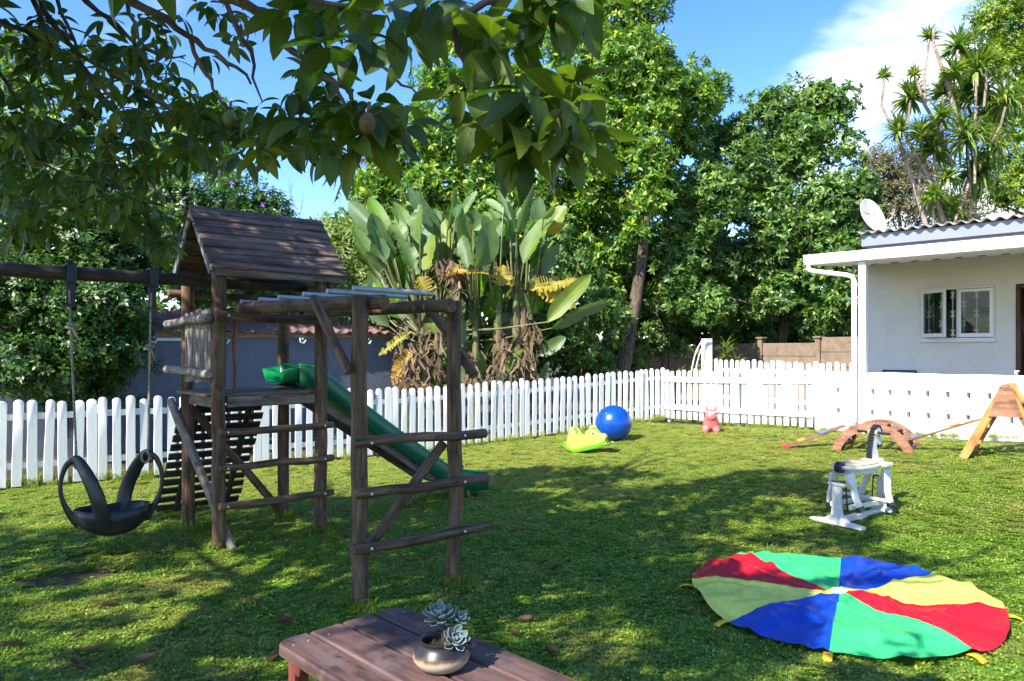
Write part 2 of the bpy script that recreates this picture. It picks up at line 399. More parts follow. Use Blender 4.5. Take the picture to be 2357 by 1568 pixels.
def mat_ground():
    m, nt, bs, o = newmat('leaf_litter_soil'); ge = N(nt, 'ShaderNodeNewGeometry')
    n1 = noise(nt, 1.3, ge.outputs['Position'], 6, .65); n2 = noise(nt, 22, ge.outputs['Position'], 5, .65)
    a = ramp(nt, [(.3, (.035, .026, .018)), (.5, (.075, .055, .035)), (.72, (.05, .07, .02))], n1.outputs[0])
    b = ramp(nt, [(.35, (.5, .5, .5)), (.65, (1.4, 1.3, 1.2))], n2.outputs[0])
    nt.links.new(mixc(nt, 1, a.outputs[0], b.outputs[0], 'MULTIPLY'), bs.inputs['Base Color']); bs.inputs['Roughness'].default_value = .95
    bump(nt, n2.outputs[0], bs, .8, .04); return m
SWING = (-3.02, 5.45)
def dirt_mask(nt, pos):
    """worn patch under the swing"""
    mp = N(nt, 'ShaderNodeMapping'); mp.inputs['Location'].default_value = (-SWING[0], -SWING[1] + .35, 0); nt.links.new(pos, mp.inputs[0])
    sp = N(nt, 'ShaderNodeSeparateXYZ'); nt.links.new(mp.outputs[0], sp.inputs[0])
    cb = N(nt, 'ShaderNodeCombineXYZ'); nt.links.new(sp.outputs[0], cb.inputs[0]); nt.links.new(sp.outputs[1], cb.inputs[1])
    ln = N(nt, 'ShaderNodeVectorMath', operation='LENGTH'); nt.links.new(cb.outputs[0], ln.inputs[0])
    n = noise(nt, 5, pos, 4); ad = N(nt, 'ShaderNodeMath', operation='ADD'); nt.links.new(ln.outputs['Value'], ad.inputs[0]); nt.links.new(n.outputs[0], ad.inputs[1])
    r = ramp(nt, [(.72, (1, 1, 1)), (.92, (0, 0, 0))], ad.outputs[0]); return r.outputs[0]
def mat_lawn():
    m, nt, bs, o = newmat('lawn_turf'); ge = N(nt, 'ShaderNodeNewGeometry'); pos = ge.outputs['Position']
    n1 = noise(nt, .8, pos, 5, .6); n2 = noise(nt, 55, pos, 6, .7); n3 = noise(nt, 6, pos, 5, .65)
    a = ramp(nt, [(.3, (.075, .125, .018)), (.5, (.14, .185, .028)), (.68, (.25, .225, .062))], n1.outputs[0])
    c = ramp(nt, [(.38, (.55, .6, .5)), (.62, (1.25, 1.2, 1.1))], n3.outputs[0]); b = ramp(nt, [(.3, (.25, .3, .2)), (.7, (1.6, 1.5, 1.3))], n2.outputs[0])
    col = mixc(nt, 1, mixc(nt, 1, a.outputs[0], c.outputs[0], 'MULTIPLY'), b.outputs[0], 'MULTIPLY')
    col = mixc(nt, dirt_mask(nt, pos), col, (.075, .058, .030))
    nt.links.new(col, bs.inputs['Base Color']); bs.inputs['Roughness'].default_value = .9; bs.inputs['Specular IOR Level'].default_value = .2
    bump(nt, n2.outputs[0], bs, 1.0, .025); return m
M['ground'] = mat_ground(); M['lawn'] = mat_lawn()
xs = np.concatenate([np.array([-400, -150, -60, -30]), np.arange(-18, 18.1, .6), np.array([30, 60, 150, 400])])
ys = np.concatenate([np.array([-150, -40]), np.arange(-12, 36.1, .6), np.array([60, 120, 300, 700])])
V = np.array([(x, y, g(x, y) - .05) for y in ys for x in xs]); nx = len(xs)
F = np.array([(j * nx + i, j * nx + i + 1, (j + 1) * nx + i + 1, (j + 1) * nx + i) for j in range(len(ys) - 1) for i in range(nx - 1)])
tag(np_obj('ground', V, F, M['ground'], smooth=True), kind='structure')
st = .14; xs = np.arange(-10, 9, st); ys = np.arange(-5, 15, st); nx = len(xs)
V = np.array([(x, y, g(x, y)) for y in ys for x in xs])
F = np.array([(j * nx + i, j * nx + i + 1, (j + 1) * nx + i + 1, (j + 1) * nx + i) for j in range(len(ys) - 1) for i in range(nx - 1) if in_yard(xs[i] + st / 2, ys[j] + st / 2, -.22)])
tag(np_obj('lawn', V, F, M['lawn'], smooth=True), kind='structure')

# ------------------------------------------------------------------ picket fences
def picket_mesh(k, h=.955, w=.098, th=.019):
    rr = random.Random(k); pts = []
    def e(): return rr.uniform(-.0035, .0035)
    ws = w + rr.uniform(-.006, .006)
    for z in (0, .2, .4, .6, .78): pts.append((ws / 2 + e(), z))
    for i in range(7):
        a = math.pi * i / 6; pts.append((math.cos(a) * ws / 2, h - ws * .42 + math.sin(a) * ws * .42))
    for z in (.78, .6, .4, .2, 0): pts.append((-ws / 2 + e(), z))
    mb = MB(); n = len(pts); c = .004
    fr = [(x * (1 - c / (ws / 2)), -th / 2, z - (c if z > .8 else 0)) for x, z in pts]
    ft = [(x, -th / 2 + c, z) for x, z in pts]; bk = [(x, th / 2, z) for x, z in pts]
    fs = [tuple(range(n)), tuple(range(3 * n - 1, 2 * n - 1, -1))]
    for i in range(n):
        j = (i + 1) % n; fs += [(i, n + i, n + j, j), (n + i, 2 * n + i, 2 * n + j, n + j)]
    mb.add(fr + ft + bk, fs, [(z, x, y) for x, y, z in fr + ft + bk]); return mb
def mat_picket():
    m, nt, bs, o = newmat('brushed_white_picket'); at = N(nt, 'ShaderNodeAttribute', attribute_name='grain'); oi = N(nt, 'ShaderNodeObjectInfo')
    ad = N(nt, 'ShaderNodeVectorMath', operation='ADD'); nt.links.new(at.outputs['Vector'], ad.inputs[0]); nt.links.new(oi.outputs['Location'], ad.inputs[1])
    mp = N(nt, 'ShaderNodeMapping'); mp.inputs['Scale'].default_value = (5, 60, 60); nt.links.new(ad.outputs[0], mp.inputs[0])
    n1 = noise(nt, 1, mp.outputs[0], 6, .65, .8); n2 = noise(nt, 7, ad.outputs[0], 6, .7)
    r = ramp(nt, [(.3, (.72, .72, .71)), (.6, (.83, .83, .82))], n1.outputs[0]); d = ramp(nt, [(.6, (0, 0, 0)), (.78, (.5, .5, .5))], n2.outputs[0])
    nt.links.new(mixc(nt, d.outputs[0], r.outputs[0], (.55, .53, .47)), bs.inputs['Base Color']); bs.inputs['Roughness'].default_value = .5
    bump(nt, n1.outputs[0], bs, .45, .004); return m
M['picket'] = mat_picket()
PICK = [picket_mesh(k).mesh('picket', M['picket'], 40) for k in range(5)]
def fence(name, label, p0, U, t0, t1, joints, step, railside, base, hscale=1.0, grp=None, rail=(.22, .76), rh=.07):
    rz = math.atan2(U.y, U.x); o0 = p0 + U * t0; z0 = base(o0.x, o0.y)
    E = thing(name, label, 'fence', (o0.x, o0.y, z0), rz, grp)
    js = [t0] + [j for j in joints if t0 < j < t1] + [t1]
    for a, b in zip(js, js[1:]):
        n = max(2, round((b - a - .1) / step)); tilt = random.uniform(-.006, .006); dz = random.uniform(-.012, .012)
        for i in range(n + 1):
            t = a + .052 + (b - a - .104) * i / n; q = p0 + U * t
            o = bpy.data.objects.new('picket', random.choice(PICK)); link(o, E)
            o.location = (t - t0, random.uniform(-.002, .002), base(q.x, q.y) - z0 + .035 + dz + random.uniform(-.008, .008))
            o.rotation_euler = (random.uniform(-.012, .012), random.gauss(0, .011) + tilt, random.uniform(-.04, .04)); o.scale = (random.uniform(.90, 1.08), 1, hscale * random.uniform(.972, 1.02))
        qa = p0 + U * a; qb = p0 + U * b; za = base(qa.x, qa.y) - z0; zb = base(qb.x, qb.y) - z0
        for h in rail:
            mb = MB(); y = .026 * railside
            mb.beam((a - t0 + .004, y, za + h * hscale + .035), (b - t0 - .004, y, zb + h * hscale + .035), .03, rh, bev=.004)
            mb.build('rail', M['white'], E)
        mb = MB(); mb.box((a - t0 + .03, .075, za + .42), (.06, .06, .95), .005); mb.build('post', M['white'], E)
    return E
fence('picket_fence', 'long white picket fence with rounded tops running behind the wooden play tower', FL0, FU, -2.6, 10.39, (-1.6, .86, 2.75, 4.64, 7.06, 9.71), .147, 1, g)
fence('picket_fence', 'short white picket fence with rails facing the lawn behind the red toy cow', FC, RU, .03, (FE - FC).length, (1.75,), .148, -1, g, .96, rh=.10)
BF0 = FC + FU * 1.9 + RU * -.4
fence('picket_fence', 'second white picket fence farther back, its tops showing over the toy cow fence', BF0, RU, 0, 3.25, (1.7,), .15, 1, lambda x, y: .30, 1.04)

# ------------------------------------------------------------------ white pierced garden wall
E = thing('garden_wall', 'low white painted brick wall pierced with two rows of small square holes', 'wall', (HO.x, HO.y, 0), R(-45))
X0, X1, Y0, Y1 = -.735, 5.2, .075, .285; hw, hh = .050, .084
rows = [.63, .936]; hx = [-.385 + .245 * k for k in range(23)]
mb = MB()
def wbox(xa, xb, za, zb): mb.add([(x, y, z) for z in (za, zb) for x, y in ((xa, Y0), (xb, Y0), (xb, Y1), (xa, Y1))], [(0, 1, 5, 4), (1, 2, 6, 5), (2, 3, 7, 6), (3, 0, 4, 7), (0, 3, 2, 1), (4, 5, 6, 7)])
wbox(X0, X1, .05, rows[0] - hh / 2); wbox(X0, X1, rows[0] + hh / 2, rows[1] - hh / 2); wbox(X0, X1, rows[1] + hh / 2, 1.185)
for zr in rows:
    xa = X0
    for x in hx:
        if x + hw > X1: break
        j = random.uniform(-.006, .006); wbox(xa, x - hw / 2 + j, zr - hh / 2, zr + hh / 2); xa = x + hw / 2 + j
    wbox(xa, X1, zr - hh / 2, zr + hh / 2)
mb.build('wall', M['wall'], E)
mb = MB(); n = 40                                          # uneven plaster cap
vs = []
for i in range(n + 1):
    x = X0 + (X1 - X0) * i / n; dz = random.uniform(-.006, .006)
    vs += [(x, Y0 - .008, 1.183), (x, Y0 - .008, 1.200 + dz), (x, Y0 + .02, 1.212 + dz), (x, Y1 - .02, 1.212 + dz), (x, Y1 + .008, 1.2 + dz), (x, Y1 + .008, 1.183)]
fs = [(i * 6 + k, i * 6 + (k + 1) % 6, (i + 1) * 6 + (k + 1) % 6, (i + 1) * 6 + k) for i in range(n) for k in range(6)] + [tuple(range(6)), tuple(n * 6 + k for k in range(6))[::-1]]
mb.add(vs, fs); mb.build('coping', M['wall'], E, 50)
tp = MB(); tp.tube([(1.86, .16, 1.205), (1.86, .16, 1.26), (1.86, .08, 1.265), (1.86, .06, 1.235)], .011, 8); tp.box((1.86, .16, 1.272), (.06, .014, .012), .003)
o = tp.build('garden_tap', M['bolt'], None, 40); o.location = (HO.x, HO.y, 0); o.rotation_euler = (0, 0, R(-45)); tag(o, 'small metal tap standing on top of the white pierced wall', 'tap')

# ------------------------------------------------------------------ house with veranda
H = thing('house', 'white bungalow with veranda roof, open window and brown door frame', 'house', (HO.x, HO.y, 0), R(-45))
def hb(name, mat, *boxes, parent=None, bev=.004, smooth=None):
    mb = MB()
    for c0, c1 in boxes:
        c = [(a + b) / 2 for a, b in zip(c0, c1)]; d = [abs(b - a) for a, b in zip(c0, c1)]; mb.box(c, d, bev)
    return mb.build(name, mat, parent or H, smooth)
WX0, WX1, WZ0, WZ1 = .205, 1.235, 1.70, 2.545; DX0, DX1, DZ1 = 1.50, 2.42, 2.54; HX1 = 5.4; WY = 2.0; HX0 = -.68
hb('wall', M['housewall'], ((HX0, WY, 0), (WX0, WY + .2, 3.2)), ((WX0, WY, 0), (WX1, WY + .2, WZ0)), ((WX0, WY, WZ1), (WX1, WY + .2, 3.2)), ((WX1, WY, 0), (DX0, WY + .2, 3.2)), ((DX0, WY, DZ1), (DX1, WY + .2, 3.2)), ((DX1, WY, 0), (HX1, WY + .2, 3.2)), bev=.0005)
hb('end_wall', M['housewall'], ((HX0, WY + .201, 0), (HX0 + .18, 6.0, 3.2)), bev=.001)
M['room'] = paint('room_wall', (.42, .41, .40), .8, .06, 2, .1)
hb('room_back_wall', M['room'], ((HX0 + .2, 5.2, .3), (HX1, 5.3, 3.1)), ((HX1 - .1, 2.22, .3), (HX1, 5.19, 3.1)), ((HX0 + .2, 2.22, 3.0), (HX1 - .11, 5.19, 3.1)), bev=.001)
hb('floor_slab', M['concrete'], ((-.70, .20, .0), (HX1, 1.99, .34)), ((HX0 + .2, 2.22, 0), (HX1, 5.19, .36)), bev=.003)
hb('counter', M['black'], ((.35, 3.9, .4), (1.0, 4.6, 1.85)), bev=.01)
hb('column', M['whitetrim'], ((-.05, -.05, .22), (.05, .05, 2.84)), bev=.006)
mb = MB(); mb.add([(-.80, -.018, 2.842), (HX1, -.018, 2.842), (HX1, 1.995, 2.985), (-.80, 1.995, 2.985), (-.80, -.018, 2.862), (HX1, -.018, 2.862), (HX1, 1.995, 3.005), (-.80, 1.995, 3.005)], [(0, 1, 2, 3), (4, 7, 6, 5), (0, 3, 7, 4), (0, 4, 5, 1), (1, 5, 6, 2), (2, 6, 7, 3)]); mb.build('soffit', M['whitetrim'], H)
mb = MB()
for i in range(20): mb.box((-.6 + i * .3, 1.35, 2.933), (.10, .014, .012), .001)
mb.build('soffit_vent', M['iron'], H)
hb('gutter', M['whitetrim'], ((-.825, -.125, 2.842), (HX1, -.02, 2.985)), ((-.832, -.135, 2.968), (HX1, -.128, 2.992)), bev=.006)
mb = MB(); mb.beam((-.8, -.05, 2.985), (-.8, 1.28, 3.04), 0.01, 0.01); mb.v = []; mb.f = []; mb.g = []
mb.add([(-.80, -.015, 2.975), (HX1, -.015, 2.975), (HX1, 1.97, 3.20), (-.80, 1.97, 3.20), (-.80, -.015, 2.955), (HX1, -.015, 2.955), (HX1, 1.97, 3.18), (-.80, 1.97, 3.18)], [(0, 1, 2, 3), (4, 7, 6, 5), (0, 3, 7, 4), (0, 4, 5, 1), (1, 5, 6, 2), (2, 6, 7, 3)]); mb.build('veranda_roof', M['fibre'], H)
hb('upper_wall', M['fasciagrey'], ((-.60, 1.86, 3.1), (HX1, 1.93, 3.34)), bev=.001)
hb('roof_fascia', M['fasciagrey'], ((-.664, 1.79, 3.295), (HX1, 1.83, 3.49)), bev=.004)
mb = MB(); vs = []; nu = 33 * 10 + 1; per = .172
for j in range(2):
    y = 1.7 if j == 0 else 6.6
    for lay in (0, 1):
        for i in range(nu):
            x = -.71 + per * i / 10; vs.append((x, y, 3.525 + (y - 1.7) * .06 + .026 * math.cos(2 * math.pi * i / 10) - lay * .009))
fs = []
for i in range(nu - 1):
    fs += [(i, i + 1, 2 * nu + i + 1, 2 * nu + i), (nu + i, 3 * nu + i, 3 * nu + i + 1, nu + i + 1), (i, nu + i, nu + i + 1, i + 1)]
mb.add(vs, fs); mb.build('corrugated_roof', M['fibre'], H, 60)
mb = MB(); mb.tube([(-.77, -.075, 2.85), (-.77, -.075, 2.80), (-.755, -.075, 2.765), (-.70, -.075, 2.745), (-.19, -.075, 2.645), (-.125, -.072, 2.62), (-.10, -.068, 2.56), (-.10, -.066, .62), (-.10, -.07, .50), (-.125, -.09, .455), (-.19, -.12, .44)], .036, 12)
mb.tube([(-.10, -.066, 2.52), (-.10, -.066, 2.46)], .042, 12); mb.tube([(-.77, -.075, 2.80), (-.77, -.075, 2.765)], .043, 12)
mb.build('downpipe', M['whitetrim'], H, 50)
# window
M['glass'] = None
def glassmat():
    m, nt, bs, o = newmat('window_glass'); nt.nodes.remove(bs); t = N(nt, 'ShaderNodeBsdfTransparent'); gl = N(nt, 'ShaderNodeBsdfGlossy'); gl.inputs['Roughness'].default_value = .02
    t.inputs[0].default_value = (.86, .9, .9, 1); fr = N(nt, 'ShaderNodeFresnel'); fr.inputs[0].default_value = 1.3; ms = N(nt, 'ShaderNodeMixShader')
    nt.links.new(fr.outputs[0], ms.inputs[0]); nt.links.new(t.outputs[0], ms.inputs[1]); nt.links.new(gl.outputs[0], ms.inputs[2]); nt.links.new(ms.outputs[0], o.inputs[0]); return m
M['glass'] = glassmat()
def rect_frame(x0, x1, z0, z1, w, y0, y1, wb=None):
    wb = wb or w
    return [((x0, y0, z0), (x1, y1, z0 + wb)), ((x0, y0, z1 - w), (x1, y1, z1)), ((x0, y0, z0 + wb + .0005), (x0 + w, y1, z1 - w - .0005)), ((x1 - w, y0, z0 + wb + .0005), (x1, y1, z1 - w - .0005))]
win = hb('window', M['whitetrim'], *rect_frame(WX0 + .004, WX1 - .004, WZ0 + .004, WZ1 - .004, .032, WY - .015, WY + .10), ((.71, WY - .008, WZ0 + .037), (.74, WY + .095, WZ1 - .037)), bev=.003)
hb('sill', M['whitetrim'], ((WX0 - .02, WY - .05, WZ0 - .028), (WX1 + .02, WY, WZ0 + .003)), parent=win)
def sash(w, h, name, x, rz):
    mb = MB()
    for c0, c1 in rect_frame(0, w, 0, h, .045, -.032, 0, .062):
        c = [(a + b) / 2 for a, b in zip(c0, c1)]; d = [abs(b - a) for a, b in zip(c0, c1)]; mb.box(c, d, .004)
    o = mb.build(name, M['whitetrim'], win, loc=(x, WY - .016, WZ0 + .045), rot=(0, 0, rz))
    return o
sl = sash(.48, .755, 'casement', .225, R(-31)); sr = sash(.475, .755, 'casement', .74, 0)
for (x0, w, rz) in ((.225, .48, R(-31)), (.74, .475, 0)):
    c, s_ = math.cos(rz), math.sin(rz)
    def q(u, v, z): return (x0 + u * c - v * s_, WY - .016 + u * s_ + v * c, WZ0 + .045 + z)
    mb = MB(); mb.add([q(a, b, z) for z in (.06, .712) for a, b in ((.043, -.02), (w - .043, -.02), (w - .043, -.015), (.043, -.015))], [(0, 1, 5, 4), (1, 2, 6, 5), (2, 3, 7, 6), (3, 0, 4, 7), (0, 3, 2, 1), (4, 5, 6, 7)]); mb.build('pane', M['glass'], win)
def cscroll(mb, x, z, sgn, y=WY + .06, s=.046):
    pts = []
    for i in range(15):
        a = i / 14; th = R(-150 + 300 * a); k = 1.0 if .22 < a < .78 else (.72 if .1 < a < .9 else .5)
        pts.append((x + sgn * (s * .62 - math.cos(th) * s * .62 * (1 if k == 1 else .9)) , y, z + math.sin(th) * s * k))
    # open side away from the rod
    pts = [(x + sgn * (s * .16 + s * .55 * (1 - math.cos(R(-120 + 240 * i / 14))) * .75), y, z + math.sin(R(-120 + 240 * i / 14)) * s) for i in range(15)]
    e0 = Vector(pts[0]); e1 = Vector(pts[-1]); inn = [e0 + Vector((-sgn * s * .28, 0, s * .14)), e1 + Vector((-sgn * s * .28, 0, -s * .14))]
    mb.tube([inn[0]] + pts + [inn[1]], .0075, 6)
for i, x in enumerate((.30, .48, .645, .80, .975, 1.165)):
    mb = MB(); mb.tube([(x, WY + .06, WZ0 + .035), (x, WY + .06, WZ1 - .035)], .007, 6)
    for k in range(5):
        z = WZ0 + .12 + k * .150
        if (k + i) % 2 == 0: cscroll(mb, x, z, 1); cscroll(mb, x, z, -1)
    mb.build('burglar_bar', M['whitetrim'], win, 60)
M['doorwood'] = wood('brown_door_frame', (.05, .02, .013), (.10, .04, .025), (.15, .065, .04), 2, 30, .5)
dr = hb('door_frame', M['doorwood'], ((DX0 + .002, WY - .01, .36), (DX0 + .06, WY + .12, DZ1 - .06)), ((DX0 + .002, WY - .01, DZ1 - .059), (DX1 - .002, WY + .12, DZ1 - .002)), ((DX1 - .06, WY - .01, .36), (DX1 - .002, WY + .12, DZ1 - .06)))
M['curtain'] = paint('grey_curtain', (.33, .33, .36), .9, .1, 3, .1)
mb = MB(); vs = []
for i in range(41):
    x = DX0 + .06 + .6 * i / 40; y = 2.6 + .025 * math.sin(i * 1.1) + .01 * math.sin(i * 2.7)
    vs += [(x, y, .42), (x, y, 1.95)]
mb.add(vs, [(2 * i, 2 * i + 2, 2 * i + 3, 2 * i + 1) for i in range(40)]); mb.build('curtain', M['curtain'], H, 180)
E = thing('framed_board', 'white board with dark frame leaning low against the house wall under the window', 'board', tuple(HO + HN * 1.93) + (.34,), R(-45))
mb = MB()
for c0, c1 in rect_frame(-.37, .15, 0, .872, .03, 0, .03):
    c = [(a + b) / 2 for a, b in zip(c0, c1)]; d = [abs(b - a) for a, b in zip(c0, c1)]; mb.box(c, d, .004)
mb.build('frame', M['iron'], E); mb = MB(); mb.box((-.11, .02, .436), (.455, .012, .808), .001); mb.build('panel', M['whitetrim'], E)

# ------------------------------------------------------------------ satellite dish
def mat_dish():
    m, nt, bs, o = newmat('stained_dish'); tcn = N(nt, 'ShaderNodeTexCoord')
    mp = N(nt, 'ShaderNodeMapping'); mp.inputs['Scale'].default_value = (16, 3.2, 3); nt.links.new(tcn.outputs['Object'], mp.inputs[0])
    n1 = noise(nt, 1.0, mp.outputs[0], 7, .7); n2 = noise(nt, 22, tcn.outputs['Object'], 6, .7)
    r = ramp(nt, [(.45, (.66, .66, .65)), (.62, (.36, .36, .33))], n1.outputs[0]); r2 = ramp(nt, [(.55, (1, 1, 1)), (.68, (.6, .6, .56))], n2.outputs[0])
    nt.links.new(mixc(nt, 1, r.outputs[0], r2.outputs[0], 'MULTIPLY'), bs.inputs['Base Color']); bs.inputs['Roughness'].default_value = .6; return m
M['dish'] = mat_dish()
dp = P(2005, 500, 13.0)
ax = Vector((.42, -.81, .36)).normalized(); right = Vector((0, 0, 1)).cross(ax).normalized(); upv = ax.cross(right)
rotm = Matrix((right, upv, ax)).transposed()
D = thing('satellite_dish', 'weathered white satellite dish standing on the corner of the corrugated roof', 'satellite dish', dp, rot=rotm.to_euler())
RD = .305
def dz(x, y): return .55 * (x * x + y * y)
mb = MB(); prof = [(i / 14 * RD) for i in range(15)]; vs = []; n = 40
for r_ in prof:
    for k in range(n): th = 2 * math.pi * k / n; x, y = r_ * math.cos(th) * .94 + 1e-4 * math.cos(th), r_ * math.sin(th) * 1.06 + 1e-4 * math.sin(th); vs.append((x, y, dz(x, y)))
for r_ in (RD, RD * .99, 1e-3):
    for k in range(n): th = 2 * math.pi * k / n; x, y = r_ * math.cos(th) * .94, r_ * math.sin(th) * 1.06; vs.append((x, y, dz(x, y) - (.014 if r_ > .1 else .006)))
fs = [(i * n + k, i * n + (k + 1) % n, (i + 1) * n + (k + 1) % n, (i + 1) * n + k) for i in range(len(prof) + 2) for k in range(n)]
mb.add(vs, fs); rf = mb.build('reflector', M['dish'], D, 50)
mb = MB(); vs = []
for k in range(n):
    th = 2 * math.pi * k / n
    for q in range(6):
        a = 2 * math.pi * q / 6; r_ = RD + .004 + .007 * math.cos(a); x, y = r_ * math.cos(th) * .94, r_ * math.sin(th) * 1.06; vs.append((x, y, dz(x, y) - .006 + .009 * math.sin(a)))
mb.add(vs, [(k * 6 + q, ((k + 1) % n) * 6 + q, ((k + 1) % n) * 6 + (q + 1) % 6, k * 6 + (q + 1) % 6) for k in range(n) for q in range(6)]); mb.build('rim', M['whitetrim'], D, 180)
mb = MB(); mb.tube([(0, -.29, .03), (0, -.24, .22), (0, -.20, .40)], .011, 8); mb.build('arm', M['whitetrim'], D, 60)
mb = MB(); mb.tube([(0, -.20, .385), (0, -.14, .36)], [.028, .03], 12); mb.ball((0, -.205, .395), .026, 8); mb.build('receiver', M['slatwood'], D, 60)
mb = MB(); mb.tube([(0, 0, -.02), (0, -.05, -.14), (.0, -.22, -.20)], .02, 8); mb.build('bracket', M['iron'], D, 60)
def text_mesh(body, size):
    cu = bpy.data.curves.new('t', 'FONT'); cu.body = body; cu.size = size; cu.align_x = 'CENTER'; cu.resolution_u = 3
    ob = bpy.data.objects.new('t', cu); COL.objects.link(ob); dg = bpy.context.evaluated_depsgraph_get(); me = bpy.data.meshes.new_from_object(ob.evaluated_get(dg)); COL.objects.unlink(ob); bpy.data.objects.remove(ob); return me
me = text_mesh('ELSAT', .062)
for v in me.vertices: v.co = Vector((v.co.x - .055, v.co.y + .04, 0)); v.co.z = dz(v.co.x, v.co.y) + .0035
me.materials.append(M['fasciagrey']); M['print'] = plain('grey_print', (.09, .10, .13), .6); me.materials[0] = M['print']
link(bpy.data.objects.new('lettering', me), D)
mb = MB(); cxy = (.115, .06)
vs = []
for k in range(24):
    th = 2 * math.pi * k / 24
    for r_ in (.024, .031): x = cxy[0] + r_ * math.cos(th); y = cxy[1] + r_ * math.sin(th); vs.append((x, y, dz(x, y) + .0035))
mb.add(vs, [(2 * k, 2 * k + 1, (2 * k + 3) % 48, (2 * k + 2) % 48) for k in range(24)])
me = text_mesh('e', .05)
for v in me.vertices: x = v.co.x + cxy[0]; y = v.co.y + cxy[1] - .012; mb_v = Vector((x, y, dz(x, y) + .0035)); v.co = mb_v
mb.add([tuple(v.co) for v in me.vertices], [tuple(p.vertices) for p in me.polygons]); mb.build('emblem', M['print'], D)

# ------------------------------------------------------------------ grey outbuilding wall with tiled edge
gw0 = FL0 - FN * 3.0; rzF = math.atan2(FU.y, FU.x)
W = thing('grey_boundary_wall', 'slate grey plastered wall with terracotta tiled edge behind the play tower', 'wall', (gw0.x, gw0.y, 0), rzF)
mb = MB(); mb.box((2.7, .15, .87), (8.6, .2, 1.9), .004); mb.build('wall', M['greywall'], W)
mb = MB(); mb.box((2.7, .03, 1.80), (8.6, .03, .09), .003); mb.build('eave_board', M['slatwood'], W)
tm = MB(); vs = []; nu = 13
for j in range(4):
    y = -.10 + j * .21
    for i in range(nu): x = -.10 + .2 * i / 12; vs.append((x, y, 1.86 + (j * .21) * .32 + .024 * math.cos(2 * math.pi * i / 12) + (.008 if j == 0 else 0)))
for j in range(4):
    y = -.10 + j * .21
    for i in range(nu): x = -.10 + .2 * i / 12; vs.append((x, y, 1.845 + (j * .21) * .32 + .024 * math.cos(2 * math.pi * i / 12)))
q = 4 * nu; fs = []
for j in range(3):
    for i in range(nu - 1): a = j * nu + i; fs += [(a, a + 1, a + nu + 1, a + nu), (q + a, q + a + nu, q + a + nu + 1, q + a + 1)]
fs += [(i, q + i, q + i + 1, i + 1) for i in range(nu - 1)]
tm.add(vs, fs); tme = tm.mesh('roof_tile', M['tile'], 60)
for r_ in range(2):
    for i in range(44):
        o = link(bpy.data.objects.new('roof_tile', tme), W); o.location = (-1.5 + i * .195 + random.uniform(-.004, .004), r_ * .55, r_ * .55 * .32 + random.uniform(0, .006)); o.rotation_euler = (random.uniform(-.01, .01), 0, random.uniform(-.02, .02))
for t in (1.95, 3.05, 4.35, 5.6):
    mb = MB(); mb.box((t, -.02, 1.74), (.03, .12, .03), .004); mb.tube([(t - .05, -.06, 1.76), (t - .04, -.07, 1.68), (t + .02, -.07, 1.66), (t + .06, -.06, 1.72)], .016, 6); mb.build('bracket', M['whitetrim'], W)
mb = MB(); mb.box((2.5, .03, 1.715), (1.0, .03, .05), .004); mb.build('white_batten', M['whitetrim'], W)

# ------------------------------------------------------------------ concrete panel wall at the back
cA = P(1975, 800, 15.2); cB = P(1480, 800, 20.5); cd = Vector((cB.x - cA.x, cB.y - cA.y)); L = cd.length; cd.normalize()
W = thing('concrete_panel_wall', 'brown precast concrete panel wall with capped posts behind the second picket fence', 'wall', (cA.x, cA.y, .2), math.atan2(cd.y, cd.x))
x = -.6; k = 0
while x < L + 1:
    top = 1.62 - .12 * (k > 0) - .06 * (k > 2)
    mb = MB(); mb.box((x, 0, top / 2 + .05), (.12, .13, top + .10), .008); mb.box((x, 0, top + .12), (.19, .19, .045), .008); mb.build('post', M['concrete'], W)
    nrow = 5
    for r_ in range(nrow):
        h = top / nrow; mb = MB(); mb.box((x + .75, 0, h * (r_ + .5)), (1.37, .045, h - .008), .006)
        for s_ in range(4 if r_ == nrow - 1 else 1): pass
        mb.build('panel', M['concrete'], W)
    x += 1.5; k += 1
# ------------------------------------------------------------------ white pole with bent pipes
pp = P(1627, 850, 15.6)
W = thing('white_pole', 'square white post with two thin bent pipes rising above the far picket fence', 'post', (pp.x, pp.y, .2), R(20))
mb = MB(); mb.box((0, 0, .79), (.165, .165, 1.58), .008); mb.build('post', M['whitetrim'], W)
for k, dx_ in enumerate((0, .16)):
    mb = MB(); mb.tube([Vector((-.08 + dx_ * .6, -.09, 1.56 - .02 * k)) + Vector((-.42 * math.sin(a * 1.4) * .9 - a * .02, -.02, -1.25 * (1 - math.cos(a * 1.25)))) for a in [i / 10 for i in range(11)]], .012, 6); mb.build('bent_pipe', M['whitetrim'], W, 60)

# ------------------------------------------------------------------ wooden play tower
T = thing('play_tower', 'weathered pole play tower with plank roof, monkey bars and climbing frame', 'play tower', (-2.27, 5.73, 0), R(40))
W_, D_ = .84, .78
def tp(name, mat, a, b, r, parent=T, n=10, bow=.006):
    mb = MB(); mb.pole(a, b, r, n, bow=bow); return mb.build(name, M[mat], parent, 50)
def tb(name, mat, a, b, w, h, parent=T, up=(0, 0, 1), bev=.005):
    mb = MB(); mb.beam(a, b, w, h, up, bev); return mb.build(name, M[mat], parent)
def bolt(p, parent, d=(0, -1, 0), r_=.009):
    mb = MB(); p = Vector(p); d = Vector(d); mb.tube([p, p + d * .006], [r_, r_ * .8], 8); return mb.build('bolt', M['bolt'], parent, 40)
for x, y in ((0, 0), (W_, 0), (W_, D_), (0, D_)): tp('post', 'pole', (x, y, -.1), (x + random.uniform(-.01, .01), y, 2.17), .052, bow=.007)
for x, h in ((.2, 1.875), (.9, 1.87)): tp('post', 'pole', (x, -1.87, -.1), (x, -1.87, h), .050, bow=.012)
